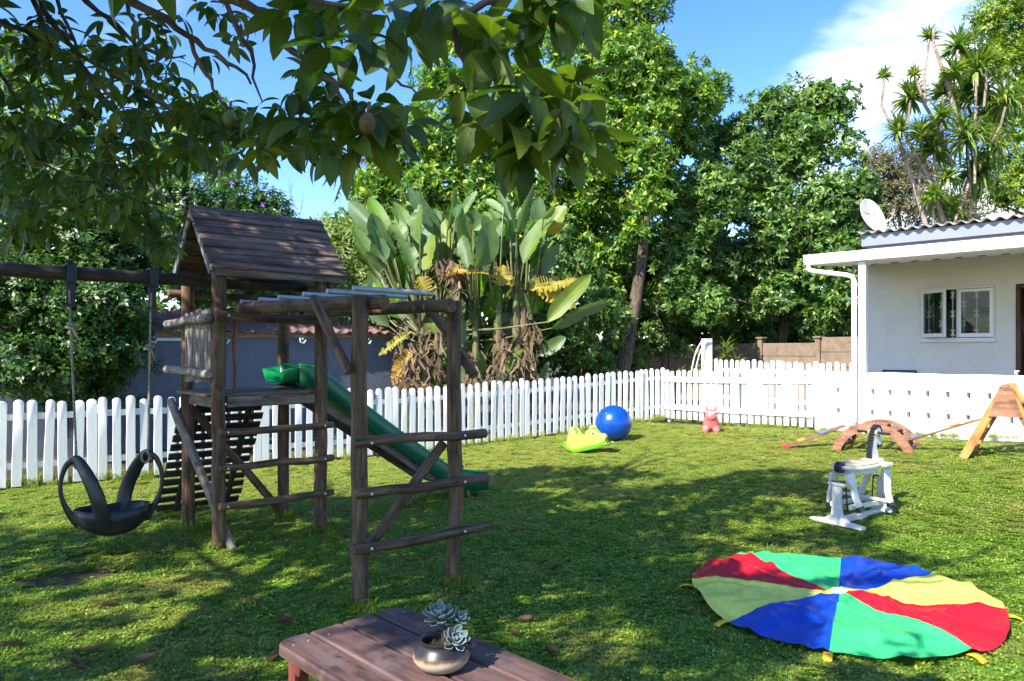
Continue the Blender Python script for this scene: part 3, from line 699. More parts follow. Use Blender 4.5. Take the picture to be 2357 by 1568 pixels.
# platform
for i in range(8): tb('deck_plank', 'deck', (-.10, .07 + i * .095, 1.195), (W_ - .02 + random.uniform(0, .03), .07 + i * .095, 1.195), .088, .024)
tb('platform_board', 'deck', (.055, -.005, 1.140), (W_ - .055, -.005, 1.140), .03, .085)
tb('platform_board', 'deck', (.055, D_ + .02, 1.135), (W_ - .055, D_ + .02, 1.135), .03, .09)
tb('platform_joist', 'deck', (.0, .06, 1.135), (.0, D_ - .06, 1.135), .035, .09); tb('platform_joist', 'deck', (W_, .06, 1.135), (W_, D_ - .06, 1.135), .035, .09)
# bars on the near face
for z in (.915, .637, .345):
    b = tp('ladder_bar', 'pole', (-.03, -.085, z + .004), (W_ + .075, -.085, z), .029, bow=.01); bolt((.03, -.113, z), b); bolt((W_ - .01, -.113, z), b)
b = tp('cross_rail', 'pole', (-.06, -.088, 1.815), (W_ + .11, -.088, 1.785), .037); bolt((.03, -.124, 1.812), b); bolt((W_ + .02, -.124, 1.79), b)
tp('cross_rail', 'pole', (-.14, D_ + .085, 2.03), (W_ + .02, D_ + .085, 2.02), .036)
tp('cross_rail', 'pole', (W_ + .08, -.05, 2.10), (W_ + .08, D_ + .05, 2.06), .035, bow=.012)
tp('side_rail', 'polelight', (-.088, -.03, 1.795), (-.088, 1.10, 1.775), .034, bow=.012); tp('side_rail', 'polelight', (-.088, -.03, 1.36), (-.088, 1.10, 1.375), .036, bow=.01)
for i in range(9):
    mb = MB(); y = .085 + i * .072; mb.tube([(-.045, y, 1.29 + random.uniform(-.012, .012)), (-.045 + random.uniform(-.006, .006), y, 1.58), (-.045, y + random.uniform(-.006, .006), 1.865 + random.uniform(-.02, .02))], .034, 9, flat=.5, wob=.04); mb.build('panel_slat', M['polelight'], T, 50)
# braces
tp('brace', 'polelight', (-.105, .93, 1.12), (.075, -.085, .0), .034)
tp('brace', 'pole', (.0, D_ + .09, 1.10), (W_ + .02, D_ + .09, .03), .036)
tp('brace', 'pole', (.27, -1.80, .30), (.86, -1.80, .93), .033); tp('brace', 'pole', (.105, -1.45, 1.88), (.105, -1.92, 1.42), .030); tp('brace', 'pole', (.995, -1.42, 1.85), (.995, -1.96, 1.38), .034)
# climbing frame bars and monkey bars
for z, l, r_ in ((1.0, .08, .19), (.70, .07, .21), (.378, .085, .21)):
    b = tp('ladder_bar', 'pole', (.2 - l, -1.955, z + .006), (.9 + r_, -1.955, z - .008), .031, bow=.009); bolt((.22, -1.985, z), b); bolt((.9, -1.985, z - .006), b)
tp('monkey_bar_rail', 'pole', (.215, .12, 1.885), (.30, -1.99, 1.835), .046); tp('monkey_bar_rail', 'pole', (.80, .13, 1.872), (.80, -1.97, 1.83), .045)
for y in (.04, -.31, -.645, -1.03, -1.365, -1.70):
    mb = MB(); x = .215 - y * .04; mb.tube([(x - .035, y, 1.932), (.845, y, 1.925)], .0175, 10); mb.build('monkey_bar', M['pipe'], T, 50)
# roof
RY, RZ, EZ, EY = .39, 2.705, 2.165, .49
rx0, rx1 = -.13, 1.02
for sgn in (-1, 1):
    sl_ = Vector((0, sgn * EY, EZ - RZ)); ln = sl_.length; sl_.normalize(); nrm = Vector((0, sgn * (RZ - EZ), EY)).normalized()
    for i in range(9):
        c = Vector((0, RY, RZ)) + sl_ * (ln * (i + .5) / 9) + nrm * (.012 + .004 * (i % 2)); j = random.uniform(-.015, .015)
        a = c + Vector((rx0 + i * .004 + j, 0, 0)); b_ = c + Vector((rx1 + i * .003 + j, 0, 0))
        tilt = (nrm + sl_ * -.16).normalized()
        tb('roof_plank', 'roofwood', a, b_, ln / 9 + .012, .017, up=tilt)
    tb('eave_board', 'deck', (rx0 + .06, RY + sgn * (EY - .01), EZ - .020), (rx1 + .02, RY + sgn * (EY - .01), EZ - .020), .022, .062)
    for x in (rx0 + .035, rx1 - .02):
        tb('barge_board' if x < .5 else 'rafter', 'barge' if x < .5 else 'roofwood', Vector((x, RY - sgn * -.002, RZ - .028)), Vector((x, RY + sgn * (EY + .0), EZ - .028)), .022, .058, up=nrm)
tp('swing_beam', 'slatdark', (W_ + .05, .39, 2.10), (-3.3, .39, 2.125), .050, n=12, bow=.006)
for s_ in (-1, 1): tp('beam_leg', 'pole', (-3.25, .39 + s_ * .05, 2.08), (-3.45, .39 + s_ * .85, -.1), .05)
# ramp of slats at the back
RT = Vector((0, .88, 1.12)); RB = Vector((0, 1.62, -.02)); rd = (RB - RT)
for x in (.12, .58): tb('ramp_rail', 'slatdark', RT + Vector((x, 0, -.03)), RB + Vector((x, 0, -.03)), .05, .035, up=(0, 1, .65))
rn = Vector((0, 1.12, .74)).normalized()
for i in range(13):
    c = RT + rd * ((i + .3) / 13.2) + rn * .012; tb('ramp_slat', 'slatdark', c + Vector((-.02 - .003 * i, 0, 0)), c + Vector((.73 + random.uniform(-.02, .02), 0, 0)), .072, .022, up=rn)
# slide
SP = []
for t in [i / 22 for i in range(23)]:
    x = .74 + 2.06 * t
    if t < .08: z = 1.275 - .02 * t / .08
    elif t < .78: z = 1.255 - (t - .08) / .70 * 1.03 - .02 * math.sin((t - .08) / .7 * math.pi)
    else: z = .225 - .085 * math.sin((t - .78) / .22 * math.pi / 2)
    SP.append((x, z))
YC, HWD = .42, .20
mb = MB(); sec = [(-HWD - .034, -.045), (-HWD - .03, .105), (-HWD - .012, .125), (-HWD + .012, .115), (-HWD + .022, .03), (-HWD + .06, .0), (0, -.012), (HWD - .06, 0), (HWD - .022, .03), (HWD - .012, .115), (HWD + .012, .125), (HWD + .03, .105), (HWD + .034, -.045)]
vs = []
for i, (x, z) in enumerate(SP):
    k = 1.0 if i < 21 else .85
    for (y, h) in sec: vs.append((x, YC + y, z + h * 1.15 * k))
mb.grid(vs, len(sec), len(SP)); so = mb.build('slide_chute', M['slide'], T, 180)
sd = so.modifiers.new('thick', 'SOLIDIFY'); sd.thickness = .007
for s_ in (-1, 1):
    mb = MB(); mb.tube([(x, YC + s_ * (HWD + .008), z + .125 * 1.15) for i, (x, z) in enumerate(SP)], .014, 8); mb.build('slide_rim', M['sliderim'], T, 180)
mb = MB(); mb.add([(.72, YC - .2, 1.24), (.72, YC + .2, 1.24), (.62, YC + .23, 1.40), (.62, YC - .23, 1.40), (.60, YC + .2, 1.235), (.60, YC - .2, 1.235)], [(0, 1, 2, 3), (0, 1, 4, 5)])
vs = []
for i in range(7):
    a = i / 6
    for k in range(9):
        y = -1 + 2 * k / 8; vs.append((.60 + .17 * a, YC + y * (.25 - .035 * a), 1.262 + (.125 + .015 * a) * abs(y) ** 5 - .012 * (1 - a)))
mb = MB(); mb.grid(vs, 9, 7); o = mb.build('slide_entry', M['sliderim'], T, 180); sd = o.modifiers.new('thick', 'SOLIDIFY'); sd.thickness = .01
tb('slide_support', 'deck', (.88, YC - .17, 1.125), (2.25, YC - .17, .21), .03, .07); tb('slide_support', 'deck', (.88, YC + .17, 1.125), (2.25, YC + .17, .21), .03, .07)
tb('slide_leg', 'polelight', (2.62, YC - .14, -.02), (2.60, YC - .14, .16), .03, .03, up=(1, 0, 0)); tb('slide_leg', 'polelight', (2.62, YC + .14, -.02), (2.60, YC + .14, .16), .03, .03, up=(1, 0, 0))
# red knotted rope hanging by the near post
E = thing('red_rope', 'frayed red rope knotted and hanging inside the play tower near post', 'rope', T.matrix_basis @ Vector((.13, .05, 1.2)), R(40))
mb = MB(); mb.tube([(0, 0, .0), (.008, .0, .2), (.0, .01, .4), (.012, 0, .56), (.02, -.01, .62), (.05, -.015, .645), (.055, .005, .62), (.03, .012, .60), (.02, -.01, .625)], .012, 7); mb.build('cord', M['redrope'], E, 60)
mb = MB()
for i in range(26):
    a = random.uniform(-.6, .6); b_ = random.uniform(-.5, .3); mb.tube([(.05, 0, .625), (.09, .02 * a, .615 + .02 * b_), (.13 + random.uniform(0, .04), .05 * a, .60 + .05 * b_)], .0022, 3)
mb.build('frayed_end', M['redrope'], E)

# ------------------------------------------------------------------ tyre swing
beam0 = T.matrix_basis @ Vector((-.662, .39, 0))
S = thing('tyre_swing', 'black cut tyre swing seat hanging on two ropes from the swing beam', 'swing', (beam0.x, beam0.y, 0), R(40))
HX = .278
for s_ in (-1, 1):
    mb = MB(); x = s_ * HX; mb.box((x, -.0, 2.178), (.062, .125, .008), .002); mb.box((x, -.056, 2.11), (.062, .006, .13), .002); mb.box((x, .056, 2.11), (.062, .006, .13), .002); br = mb.build('beam_clamp', M['iron'], S)
    mb = MB(); mb.box((x, .0, 1.97), (.06, .008, .19), .002); mb.box((x - .02, -.02, 1.875), (.085, .06, .014), .004); mb.build('hook_plate', M['iron'], S)
    mb = MB(); zt = 1.99; zb = .735; n = 150; strands = 3
    for k in range(strands):
        pts = []
        for i in range(n + 1):
            t = i / n; a = 2 * math.pi * (t * 38 + k / 3); pts.append((x - .012 * (1 - t) - s_ * .035 * t + .005 * math.cos(a), -.012 + .005 * math.sin(a), zt + (zb - zt) * t))
        mb.tube(pts, .0056, 5)
    rp = mb.build('rope', M['rope'], S, 180)
    mb = MB(); zk = 1.72 if s_ < 0 else 1.56; xk = x - .012 - s_ * .012
    mb.tube([(xk - .03, -.02, zk + .02), (xk + .02, -.035, zk + .015), (xk + .035, .0, zk - .005), (xk, .03, zk - .01), (xk - .03, .0, zk - .005), (xk + .005, -.03, zk - .01), (xk + .03, -.02, zk - .06), (xk + .045, -.015, zk - .10)], [.011, .013, .013, .013, .013, .012, .009, .006], 7); mb.build('knot', M['rope'], S, 180)
    xe = x - s_ * .047; mb = MB(); mb.tube([(xe + .026 * math.cos(a), -.012 + .03 * math.sin(a * .5), .715 + .045 * math.sin(a)) for a in [i * .7 for i in range(10)]], .010, 6); mb.build('knot', M['rope'], S, 180)
mb = MB(); ns, nt_ = 17, 13; vs = []                       # trough
for i in range(ns):
    s_ = -1 + 2 * i / (ns - 1); wv = (1 - abs(s_) ** 2.6) ** .55; hw_ = .185 * wv + .012; xx = s_ * .262
    zb = .155 + .13 * abs(s_) ** 2.4; zr = .345 + .02 * abs(s_)
    for k in range(nt_):
        a = -1 + 2 * k / (nt_ - 1); vs.append((xx + .05 * a * (1 if False else 0), hw_ * math.copysign(abs(a) ** .62, a), zb + (zr - zb) * abs(a) ** 3.0))
mb.grid(vs, nt_, ns); o = mb.build('tyre_seat', M['rubber'], S, 180); sd = o.modifiers.new('thick', 'SOLIDIFY'); sd.thickness = .014
def strap(pts, ws, th):
    mb = MB(); pts = [Vector(p) for p in pts]
    # smooth the centre line
    def cr_(p0, p1, p2, p3, t): return .5 * ((2 * p1) + (-p0 + p2) * t + (2 * p0 - 5 * p1 + 4 * p2 - p3) * t * t + (-p0 + 3 * p1 - 3 * p2 + p3) * t ** 3)
    fine = []; fw = []
    for i in range(len(pts) - 1):
        p0, p1, p2, p3 = pts[max(i - 1, 0)], pts[i], pts[i + 1], pts[min(i + 2, len(pts) - 1)]
        for k in range(6): fine.append(cr_(p0, p1, p2, p3, k / 6)); fw.append(ws[i] + (ws[i + 1] - ws[i]) * k / 6)
    fine.append(pts[-1]); fw.append(ws[-1]); vs = []; m = 8
    for i, p in enumerate(fine):
        t = (fine[min(i + 1, len(fine) - 1)] - fine[max(i - 1, 0)]).normalized(); side = t.cross(Vector((.42, .9, .05))).normalized(); up = side.cross(t)
        for k in range(m): a = 2 * math.pi * k / m; vs.append(p + side * math.cos(a) * fw[i] + up * math.sin(a) * th)
    mb.grid(vs, m, len(fine), True); return mb
for s_ in (-1, 1):
    # tread strap at the near (left loop) or far (right loop) rim, bead strap at the pointed end
    f = s_   # -1 left loop: near side is -y
    mb = strap([(s_ * .262, 0, .745), (s_ * .232, f * .055, .72), (s_ * .185, f * .135, .61), (s_ * .140, f * .185, .47), (s_ * .110, f * .180, .34), (s_ * .09, f * .145, .23)], [.030, .040, .048, .052, .054, .045], .014); mb.build('tread_loop', M['rubber'], S, 180)
    mb = strap([(s_ * .255, 0, .742), (s_ * .305, -f * .03, .69), (s_ * .335, -f * .05, .57), (s_ * .325, -f * .05, .45), (s_ * .275, -f * .04, .33), (s_ * .215, -f * .02, .245)], [.026, .02, .015, .016, .026, .036], .010); mb.build('bead_loop', M['rubber'], S, 180)

# ------------------------------------------------------------------ low slatted table with potted succulent
tz = .50
def TPt(x, y): z = (CAM_H - tz) * FPX / (y - 805.0); return Vector(((x - 1178.5) / FPX * z, z))
far = TPt(924, 1391); lef = TPt(648, 1489); wT = (lef - far).length; lv = Vector((math.cos(R(-46)), math.sin(R(-46)))); ev = Vector((lv.y, -lv.x));
if lv.y > 0: lv = -lv
TB = thing('garden_table', 'low red brown slatted wooden table in the foreground with rounded corners', 'table', (far.x, far.y, 0), math.atan2(lv.y, lv.x))
# local x runs along the planks, local y across (sign chosen so planks cover the far->left edge)
sy = 1 if Vector((-lv.y, lv.x)).dot(ev) > 0 else -1
pw = wT / 4; LT = 1.25
for k in range(4):
    y0, y1 = k * pw + .006, (k + 1) * pw - .006; rr = .055; ol = []
    def arc(cx, cy, r_, a0, a1): return [(cx + r_ * math.cos(R(a0 + (a1 - a0) * i / 6)), cy + r_ * math.sin(R(a0 + (a1 - a0) * i / 6))) for i in range(7)]
    j = random.uniform(-.006, .006) if 0 < k < 3 else 0
    if k == 0: ol = arc(j + rr, y0 + rr, rr, 270, 180) + arc(j + .006, y1 - .006, .006, 180, 90)
    elif k == 3: ol = arc(j + .006, y0 + .006, .006, 270, 180) + arc(j + rr, y1 - rr, rr, 180, 90)
    else: ol = arc(j + .006, y0 + .006, .006, 270, 180) + arc(j + .006, y1 - .006, .006, 180, 90)
    if k == 0: ol += arc(LT - .006, y1 - .006, .006, 90, 0) + arc(LT - rr, y0 + rr, rr, 0, -90)
    elif k == 3: ol += arc(LT - rr, y1 - rr, rr, 90, 0) + arc(LT - .006, y0 + .006, .006, 0, -90)
    else: ol += arc(LT - .006, y1 - .006, .006, 90, 0) + arc(LT - .006, y0 + .006, .006, 0, -90)
    cx = LT / 2; cy = (y0 + y1) / 2; n = len(ol)
    def ins(d): return [(x + (d if x < cx else -d), y + (d if y < cy else -d)) for x, y in ol]
    rings = [(ins(.004), tz - .042), (ol, tz - .037), (ol, tz - .006), (ins(.006), tz)]
    vs = []; gs = []
    for (q, z) in rings:
        for x, y in q: vs.append((x, sy * y, z)); gs.append((x, y, z))
    fs = [tuple(range(n)), tuple(3 * n + i for i in range(n))]
    for r_ in range(3): fs += [(r_ * n + i, r_ * n + (i + 1) % n, (r_ + 1) * n + (i + 1) % n, (r_ + 1) * n + i) for i in range(n)]
    mb = MB(); mb.add(vs, fs, gs); pl_ = mb.build('plank', M['table'], TB, 35)
    for u in (.08, LT - .08):
        for v in (.28, .72):
            mb = MB(); mb.tube([(u + random.uniform(-.008, .008), sy * (y0 + (y1 - y0) * v), tz - .002), (u, sy * (y0 + (y1 - y0) * v), tz + .0015)], .0045, 8); mb.build('screw', M['toywood'], pl_)
for x in (.10, LT - .10):
    mb = MB(); mb.box((x, sy * wT / 2, tz - .075), (.04, wT - .08, .06), .004); mb.build('crossbar', M['tableleg'], TB)
    for y in (.075, wT - .075): mb = MB(); mb.box((x - .045, sy * y, (tz - .044) / 2), (.045, .06, tz - .044), .004); mb.build('leg', M['tableleg'], TB)
for y in (.115, wT - .115): mb = MB(); mb.box((LT / 2, sy * y, tz - .09), (LT - .26, .03, .06), .004); mb.build('apron', M['tableleg'], TB)

pc = TPt(1016, 1536)
PT = thing('plant_pot', 'squat cream and dark brown glazed pot standing on the red brown table', 'pot', (pc.x, pc.y, tz + .0015), R(20))
def mat_pot():
    m, nt, bs, o = newmat('two_tone_glaze'); tcn = N(nt, 'ShaderNodeTexCoord'); sp = N(nt, 'ShaderNodeSeparateXYZ'); nt.links.new(tcn.outputs['Object'], sp.inputs[0])
    n = noise(nt, 18, tcn.outputs['Object'], 4); mu = N(nt, 'ShaderNodeMath', operation='MULTIPLY_ADD'); mu.inputs[1].default_value = .028; nt.links.new(n.outputs[0], mu.inputs[0]); nt.links.new(sp.outputs[2], mu.inputs[2])
    mr = N(nt, 'ShaderNodeMapRange'); mr.inputs[1].default_value = .048; mr.inputs[2].default_value = .072; nt.links.new(mu.outputs[0], mr.inputs[0])
    r = ramp(nt, [(0, (.40, .34, .245)), (.35, (.34, .24, .145)), (.62, (.12, .06, .035)), (1, (.018, .014, .014))], mr.outputs[0]); nt.links.new(r.outputs[0], bs.inputs['Base Color']); bs.inputs['Roughness'].default_value = .38; return m
M['pot'] = mat_pot(); M['soil'] = plain('dark_potting_soil', (.025, .018, .014), .95)
mb = MB(); mb.lathe([(.001, 0), (.058, 0), (.075, .008), (.090, .026), (.094, .040), (.088, .056), (.076, .071), (.069, .081), (.070, .088), (.073, .092), (.072, .096), (.067, .096), (.063, .090), (.062, .078), (.064, .066), (.001, .066)], 40); mb.build('pot_body', M['pot'], PT, 60)
mb = MB(); mb.tube([Vector((math.cos(a) * rr_, math.sin(a) * rr_, z)) for a, rr_, z in ((R(-52), .071, .083), (R(-47), .088, .080), (R(-32), .101, .073), (R(-12), .103, .069), (R(5), .095, .066), (R(10), .082, .064))], [.007, .0075, .008, .008, .0075, .007], 10, flat=.8); mb.build('handle', M['pot'], PT, 180)
mb = MB()
for i in range(60):
    a = random.uniform(0, 6.28); r_ = .058 * math.sqrt(random.random()); s_ = random.uniform(.004, .009); mb.box((r_ * math.cos(a), r_ * math.sin(a), .067 + random.uniform(0, .004)), (s_ * 1.4, s_, s_ * .8), .001, Matrix.Identity(4))
mb.build('soil', M['soil'], PT)
SU = thing('succulent', 'blue green rosette succulent on a woody stem growing in the glazed pot', 'succulent', (pc.x, pc.y, tz + .068), R(0))
M['succ'] = leafmat('glaucous_leaf', [(0, (.055, .115, .105)), (.5, (.085, .16, .155)), (1, (.125, .205, .215))], .5, .08, clump=20, spec=.3, vein=False)
M['succrim'] = plain('pale_leaf_edge', (.34, .36, .33), .6)
M['stem'] = wood('woody_stem', (.05, .035, .03), (.11, .075, .06), (.19, .13, .10), 30, 40, .9)
def succ_leaf(par, M4, L, w):
    """one fleshy leaf: cupped spoon with a pale edge and a point"""
    mb = MB(); nu, nv = 7, 7; top = []; edge = []
    for j in range(nv):
        t = j / (nv - 1); ww = w * (t ** .55) * (1 - max(0, t - .62) / .38) ** .62 if t < .999 else .0008
        for i in range(nu):
            a = -1 + 2 * i / (nu - 1); x = a * max(ww, .0012); z = L * .30 * t * t + .30 * w * a * a * (1 - .2 * t); top.append(Vector((x, L * t, z)))
    bot = [p - Vector((0, 0, .0045 * (1 - abs(-1 + 2 * (k % nu) / (nu - 1))) + .0006)) for k, p in enumerate(top)]
    q = nu * nv; fs = []
    for j in range(nv - 1):
        for i in range(nu - 1): a = j * nu + i; fs += [(a, a + 1, a + nu + 1, a + nu), (q + a, q + a + nu, q + a + nu + 1, q + a + 1)]
    for j in range(nv - 1): fs += [(j * nu, (j + 1) * nu, q + (j + 1) * nu, q + j * nu), (j * nu + nu - 1, q + j * nu + nu - 1, q + (j + 1) * nu + nu - 1, (j + 1) * nu + nu - 1)]
    mb.add([M4 @ p for p in top + bot], fs); lf = mb.build('leaf', M['succ'], par, 180)
    ed = [top[j * nu] for j in range(1, nv)] + [top[j * nu + nu - 1] for j in range(nv - 1, 0, -1)]
    mb = MB(); mb.tube([M4 @ p for p in ed], .0009, 4); mb.build('leaf_edge', M['succrim'], lf, 180)
def rosette(c, ax_, size, rows, par):
    ax_ = Vector(ax_).normalized(); base = ax_.to_track_quat('Z', 'Y').to_matrix().to_4x4(); base.translation = Vector(c); k = 0
    for (nl, tilt, ln) in rows:
        for i in range(nl):
            a = 2 * math.pi * (i / nl + k * .31) + random.uniform(-.1, .1)
            M4 = base @ Matrix.Rotation(a, 4, 'Z') @ Matrix.Rotation(R(tilt + random.uniform(-7, 7)), 4, 'X') ; succ_leaf(par, M4, size * ln * random.uniform(.9, 1.08), size * ln * .36)
        k += 1
cr_ = Vector((1, 0, 0))
mb = MB(); mb.tube([(.005, .0, -.004), (.010, .005, .03), (.004, .01, .06), (-.008, .012, .088)], [.012, .010, .0085, .008], 9, wob=.08); mb.tube([(.008, .0, .01), (.03, -.015, .022), (.046, -.03, .03)], [.009, .007, .006], 8, wob=.05); mb.tube([(.006, .01, .05), (.03, .02, .066), (.05, .025, .075)], [.007, .006, .005], 8, wob=.05); mb.build('stem', M['stem'], SU, 180)
rosette((-.008, .012, .090), (-.05, -.12, 1), .058, [(5, 62, .55), (6, 42, .8), (7, 20, 1.0), (6, -6, 1.0), (4, -34, .85)], SU)
rosette((.050, -.034, .032), (.22, -.62, .75), .049, [(4, 66, .5), (5, 44, .75), (6, 22, 1.0), (5, -4, 1.0)], SU)
rosette((.055, .026, .078), (.55, -.35, .8), .040, [(4, 66, .5), (5, 42, .8), (6, 16, 1.0)], SU)

# ------------------------------------------------------------------ play parachute
PCn = (1.975, 4.46); PRc = .87
bounds = [65, 25, -19, -70, -117, -155, -197, -245, -295]
cols = ['blue', 'yellow', 'red', 'green', 'blue', 'yellow', 'red', 'green']
PCOL = {'blue': (.004, .055, .43), 'yellow': (.72, .74, .12), 'red': (.56, .008, .018), 'green': (.045, .52, .16)}
def mat_cloth(name, col):
    m, nt, bs, o = newmat('nylon_' + name); tcn = N(nt, 'ShaderNodeTexCoord'); n1 = noise(nt, 9, tcn.outputs['Object'], 5, .6, .5); n2 = noise(nt, 40, tcn.outputs['Object'], 3)
    r = ramp(nt, [(.35, tuple(c * .9 for c in col)), (.65, tuple(min(1, c * 1.08) for c in col))], n1.outputs[0]); nt.links.new(r.outputs[0], bs.inputs['Base Color'])
    bs.inputs['Roughness'].default_value = .42; bs.inputs['Specular IOR Level'].default_value = .45; bump(nt, n1.outputs[0], bs, .5, .02)
    tr = N(nt, 'ShaderNodeBsdfTranslucent'); nt.links.new(r.outputs[0], tr.inputs[0]); ms = N(nt, 'ShaderNodeMixShader'); ms.inputs[0].default_value = .12
    nt.links.new(bs.outputs[0], ms.inputs[1]); nt.links.new(tr.outputs[0], ms.inputs[2]); nt.links.new(ms.outputs[0], o.inputs[0]); return m
for k, c in PCOL.items(): M['cl_' + k] = mat_cloth(k, c)
PA = thing('play_parachute', 'round play parachute of red, yellow, green and blue panels spread on the lawn', 'parachute', (PCn[0], PCn[1], g(*PCn)))
from mathutils import noise as mnoise
def cloth_z(x, y):
    r_ = math.hypot(x, y); th = math.atan2(y, x)
    # billows, sharper creases fanning out from the hub, and a lifted hem
    z = .045 * max(0, mnoise.noise((x * 1.5 + 3.1, y * 1.5 + 8.2, .3)) + .35)
    cre = mnoise.noise((math.cos(th) * 2.6 + 5, math.sin(th) * 2.6 + 1, r_ * .9)); z += .034 * max(0, 1 - abs(cre) * 5.5) * min(1, r_ * 1.6)
    z += .032 * (1 - abs(mnoise.noise((x * 2.6 + 20, y * 2.6, 2.2)))) ** 7 + .010 * (1 - abs(mnoise.noise((x * 8 + 3, y * 8, 5)))) ** 5
    dom = math.exp(-(((x - .10) / .10) ** 2 + ((y + .08) / .12) ** 2)) * .05
    hem = sstep(.68, .85, r_); z = z * (1 - .35 * hem) + dom
    return .026 + max(0, z)
def edge_r(th): return PRc * (1 + .018 * math.sin(3 * th + 1) + .009 * math.sin(7 * th + 2) + .003 * math.sin(17 * th))
for k in range(8):
    a0, a1 = R(bounds[k]), R(bounds[k + 1]); nu, nv = 25, 40; vs = []
    for j in range(nv):
        t = .035 + (1 - .035) * j / (nv - 1)
        for i in range(nu):
            th = a0 + (a1 - a0) * i / (nu - 1); th += .045 * math.sin(t * 5 + k) * 0; r_ = edge_r(th) * t; x, y = r_ * math.cos(th), r_ * math.sin(th)
            vs.append((x, y, cloth_z(x, y) + g(PCn[0] + x, PCn[1] + y) - g(*PCn)))
    mb = MB(); mb.grid(vs, nu, nv); mb.build('panel', M['cl_' + cols[k]], PA, 180)
    seam = [vs[j * nu] for j in range(nv)]; mb = MB(); mb.tube([(x, y, z + .002) for x, y, z in seam], .0035, 4); mb.build('seam', M['cl_' + cols[k]], PA)
    th = a0; e = Vector((math.cos(th), math.sin(th))); r_ = edge_r(th); mb = MB(); w = .022; sd_ = Vector((-e.y, e.x)); pts = []
    for u in range(7):
        q = e * (r_ - .01 + .015 * u); up_ = .022 + .012 * math.sin(u / 6 * math.pi) - .012 * u / 6; pts += [(q.x - sd_.x * w, q.y - sd_.y * w, up_), (q.x + sd_.x * w, q.y + sd_.y * w, up_ + .004)]
    M.setdefault('strap', plain('yellow_strap', (.70, .42, .01), .6)); mb.grid(pts, 2, 7); o = mb.build('handle', M['strap'], PA, 180); sd = o.modifiers.new('thick', 'SOLIDIFY'); sd.thickness = .004
mb = MB(); vs = []
for j in range(3):
    for i in range(20): th = 2 * math.pi * i / 20; r_ = .004 + .022 * j; x, y = r_ * math.cos(th), r_ * math.sin(th); vs.append((x, y, cloth_z(x, y) + .008 - .002 * j))
M['mesh_white'] = plain('white_hub', (.7, .7, .72), .7); mb.grid(vs, 20, 3, True); mb.build('hub', M['mesh_white'], PA, 180)

# ------------------------------------------------------------------ blue exercise ball
M['ballblue'] = None
def mat_ball():
    m, nt, bs, o = newmat('blue_vinyl'); tcn = N(nt, 'ShaderNodeTexCoord'); n = noise(nt, 9, tcn.outputs['Object'], 6, .7); r = ramp(nt, [(.3, (.002, .05, .36)), (.7, (.003, .08, .48))], n.outputs[0]); nt.links.new(r.outputs[0], bs.inputs['Base Color'])
    bs.inputs['Roughness'].default_value = .30; bs.inputs['Specular IOR Level'].default_value = .6; bs.inputs['Metallic'].default_value = .15
    wv = N(nt, 'ShaderNodeTexWave', bands_direction='Z'); wv.inputs['Scale'].default_value = 14; nt.links.new(tcn.outputs['Object'], wv.inputs['Vector']); bump(nt, wv.outputs[0], bs, .06, .01); return m
M['ballblue'] = mat_ball()
bp = GP(1412, 1015); RB_ = 41.5 / FPX * bp.y
B = thing('exercise_ball', 'big shiny blue exercise ball on the lawn beside the green rocker', 'ball', (bp.x, bp.y, bp.z))
mb = MB(); mb.ball((0, 0, RB_ * .985), (RB_, RB_, RB_ * .985), 28); mb.build('ball_skin', M['ballblue'], B, 180, rot=(0, 0, 0)); 
mb = MB(); mb.tube([(-RB_ * .47, -RB_ * .66, RB_ * 1.57), (-RB_ * .48, -RB_ * .675, RB_ * 1.585)], .008, 8); mb.build('plug', M['bolt'], B)

# ------------------------------------------------------------------ metaball helper for soft moulded toys
def blob(name, mat, parent, els, res=.012, thr=.6):
    md = bpy.data.metaballs.new('mb'); md.resolution = res; md.render_resolution = res; md.threshold = thr
    ob = bpy.data.objects.new('mb_tmp', md); COL.objects.link(ob)
    for c, r_ in els:
        e = md.elements.new(); e.co = c
        if hasattr(r_, '__len__'):
            e.type = 'ELLIPSOID'; e.radius = 1.0; e.size_x, e.size_y, e.size_z = [q for q in r_]
        else: e.radius = r_
    dg = bpy.context.evaluated_depsgraph_get(); dg.update(); me = bpy.data.meshes.new_from_object(ob.evaluated_get(dg)); COL.objects.unlink(ob); bpy.data.objects.remove(ob)
    me.materials.clear(); me.materials.append(mat); me.polygons.foreach_set('use_smooth', [True] * len(me.polygons)); o = bpy.data.objects.new(name, me); link(o, parent); return o
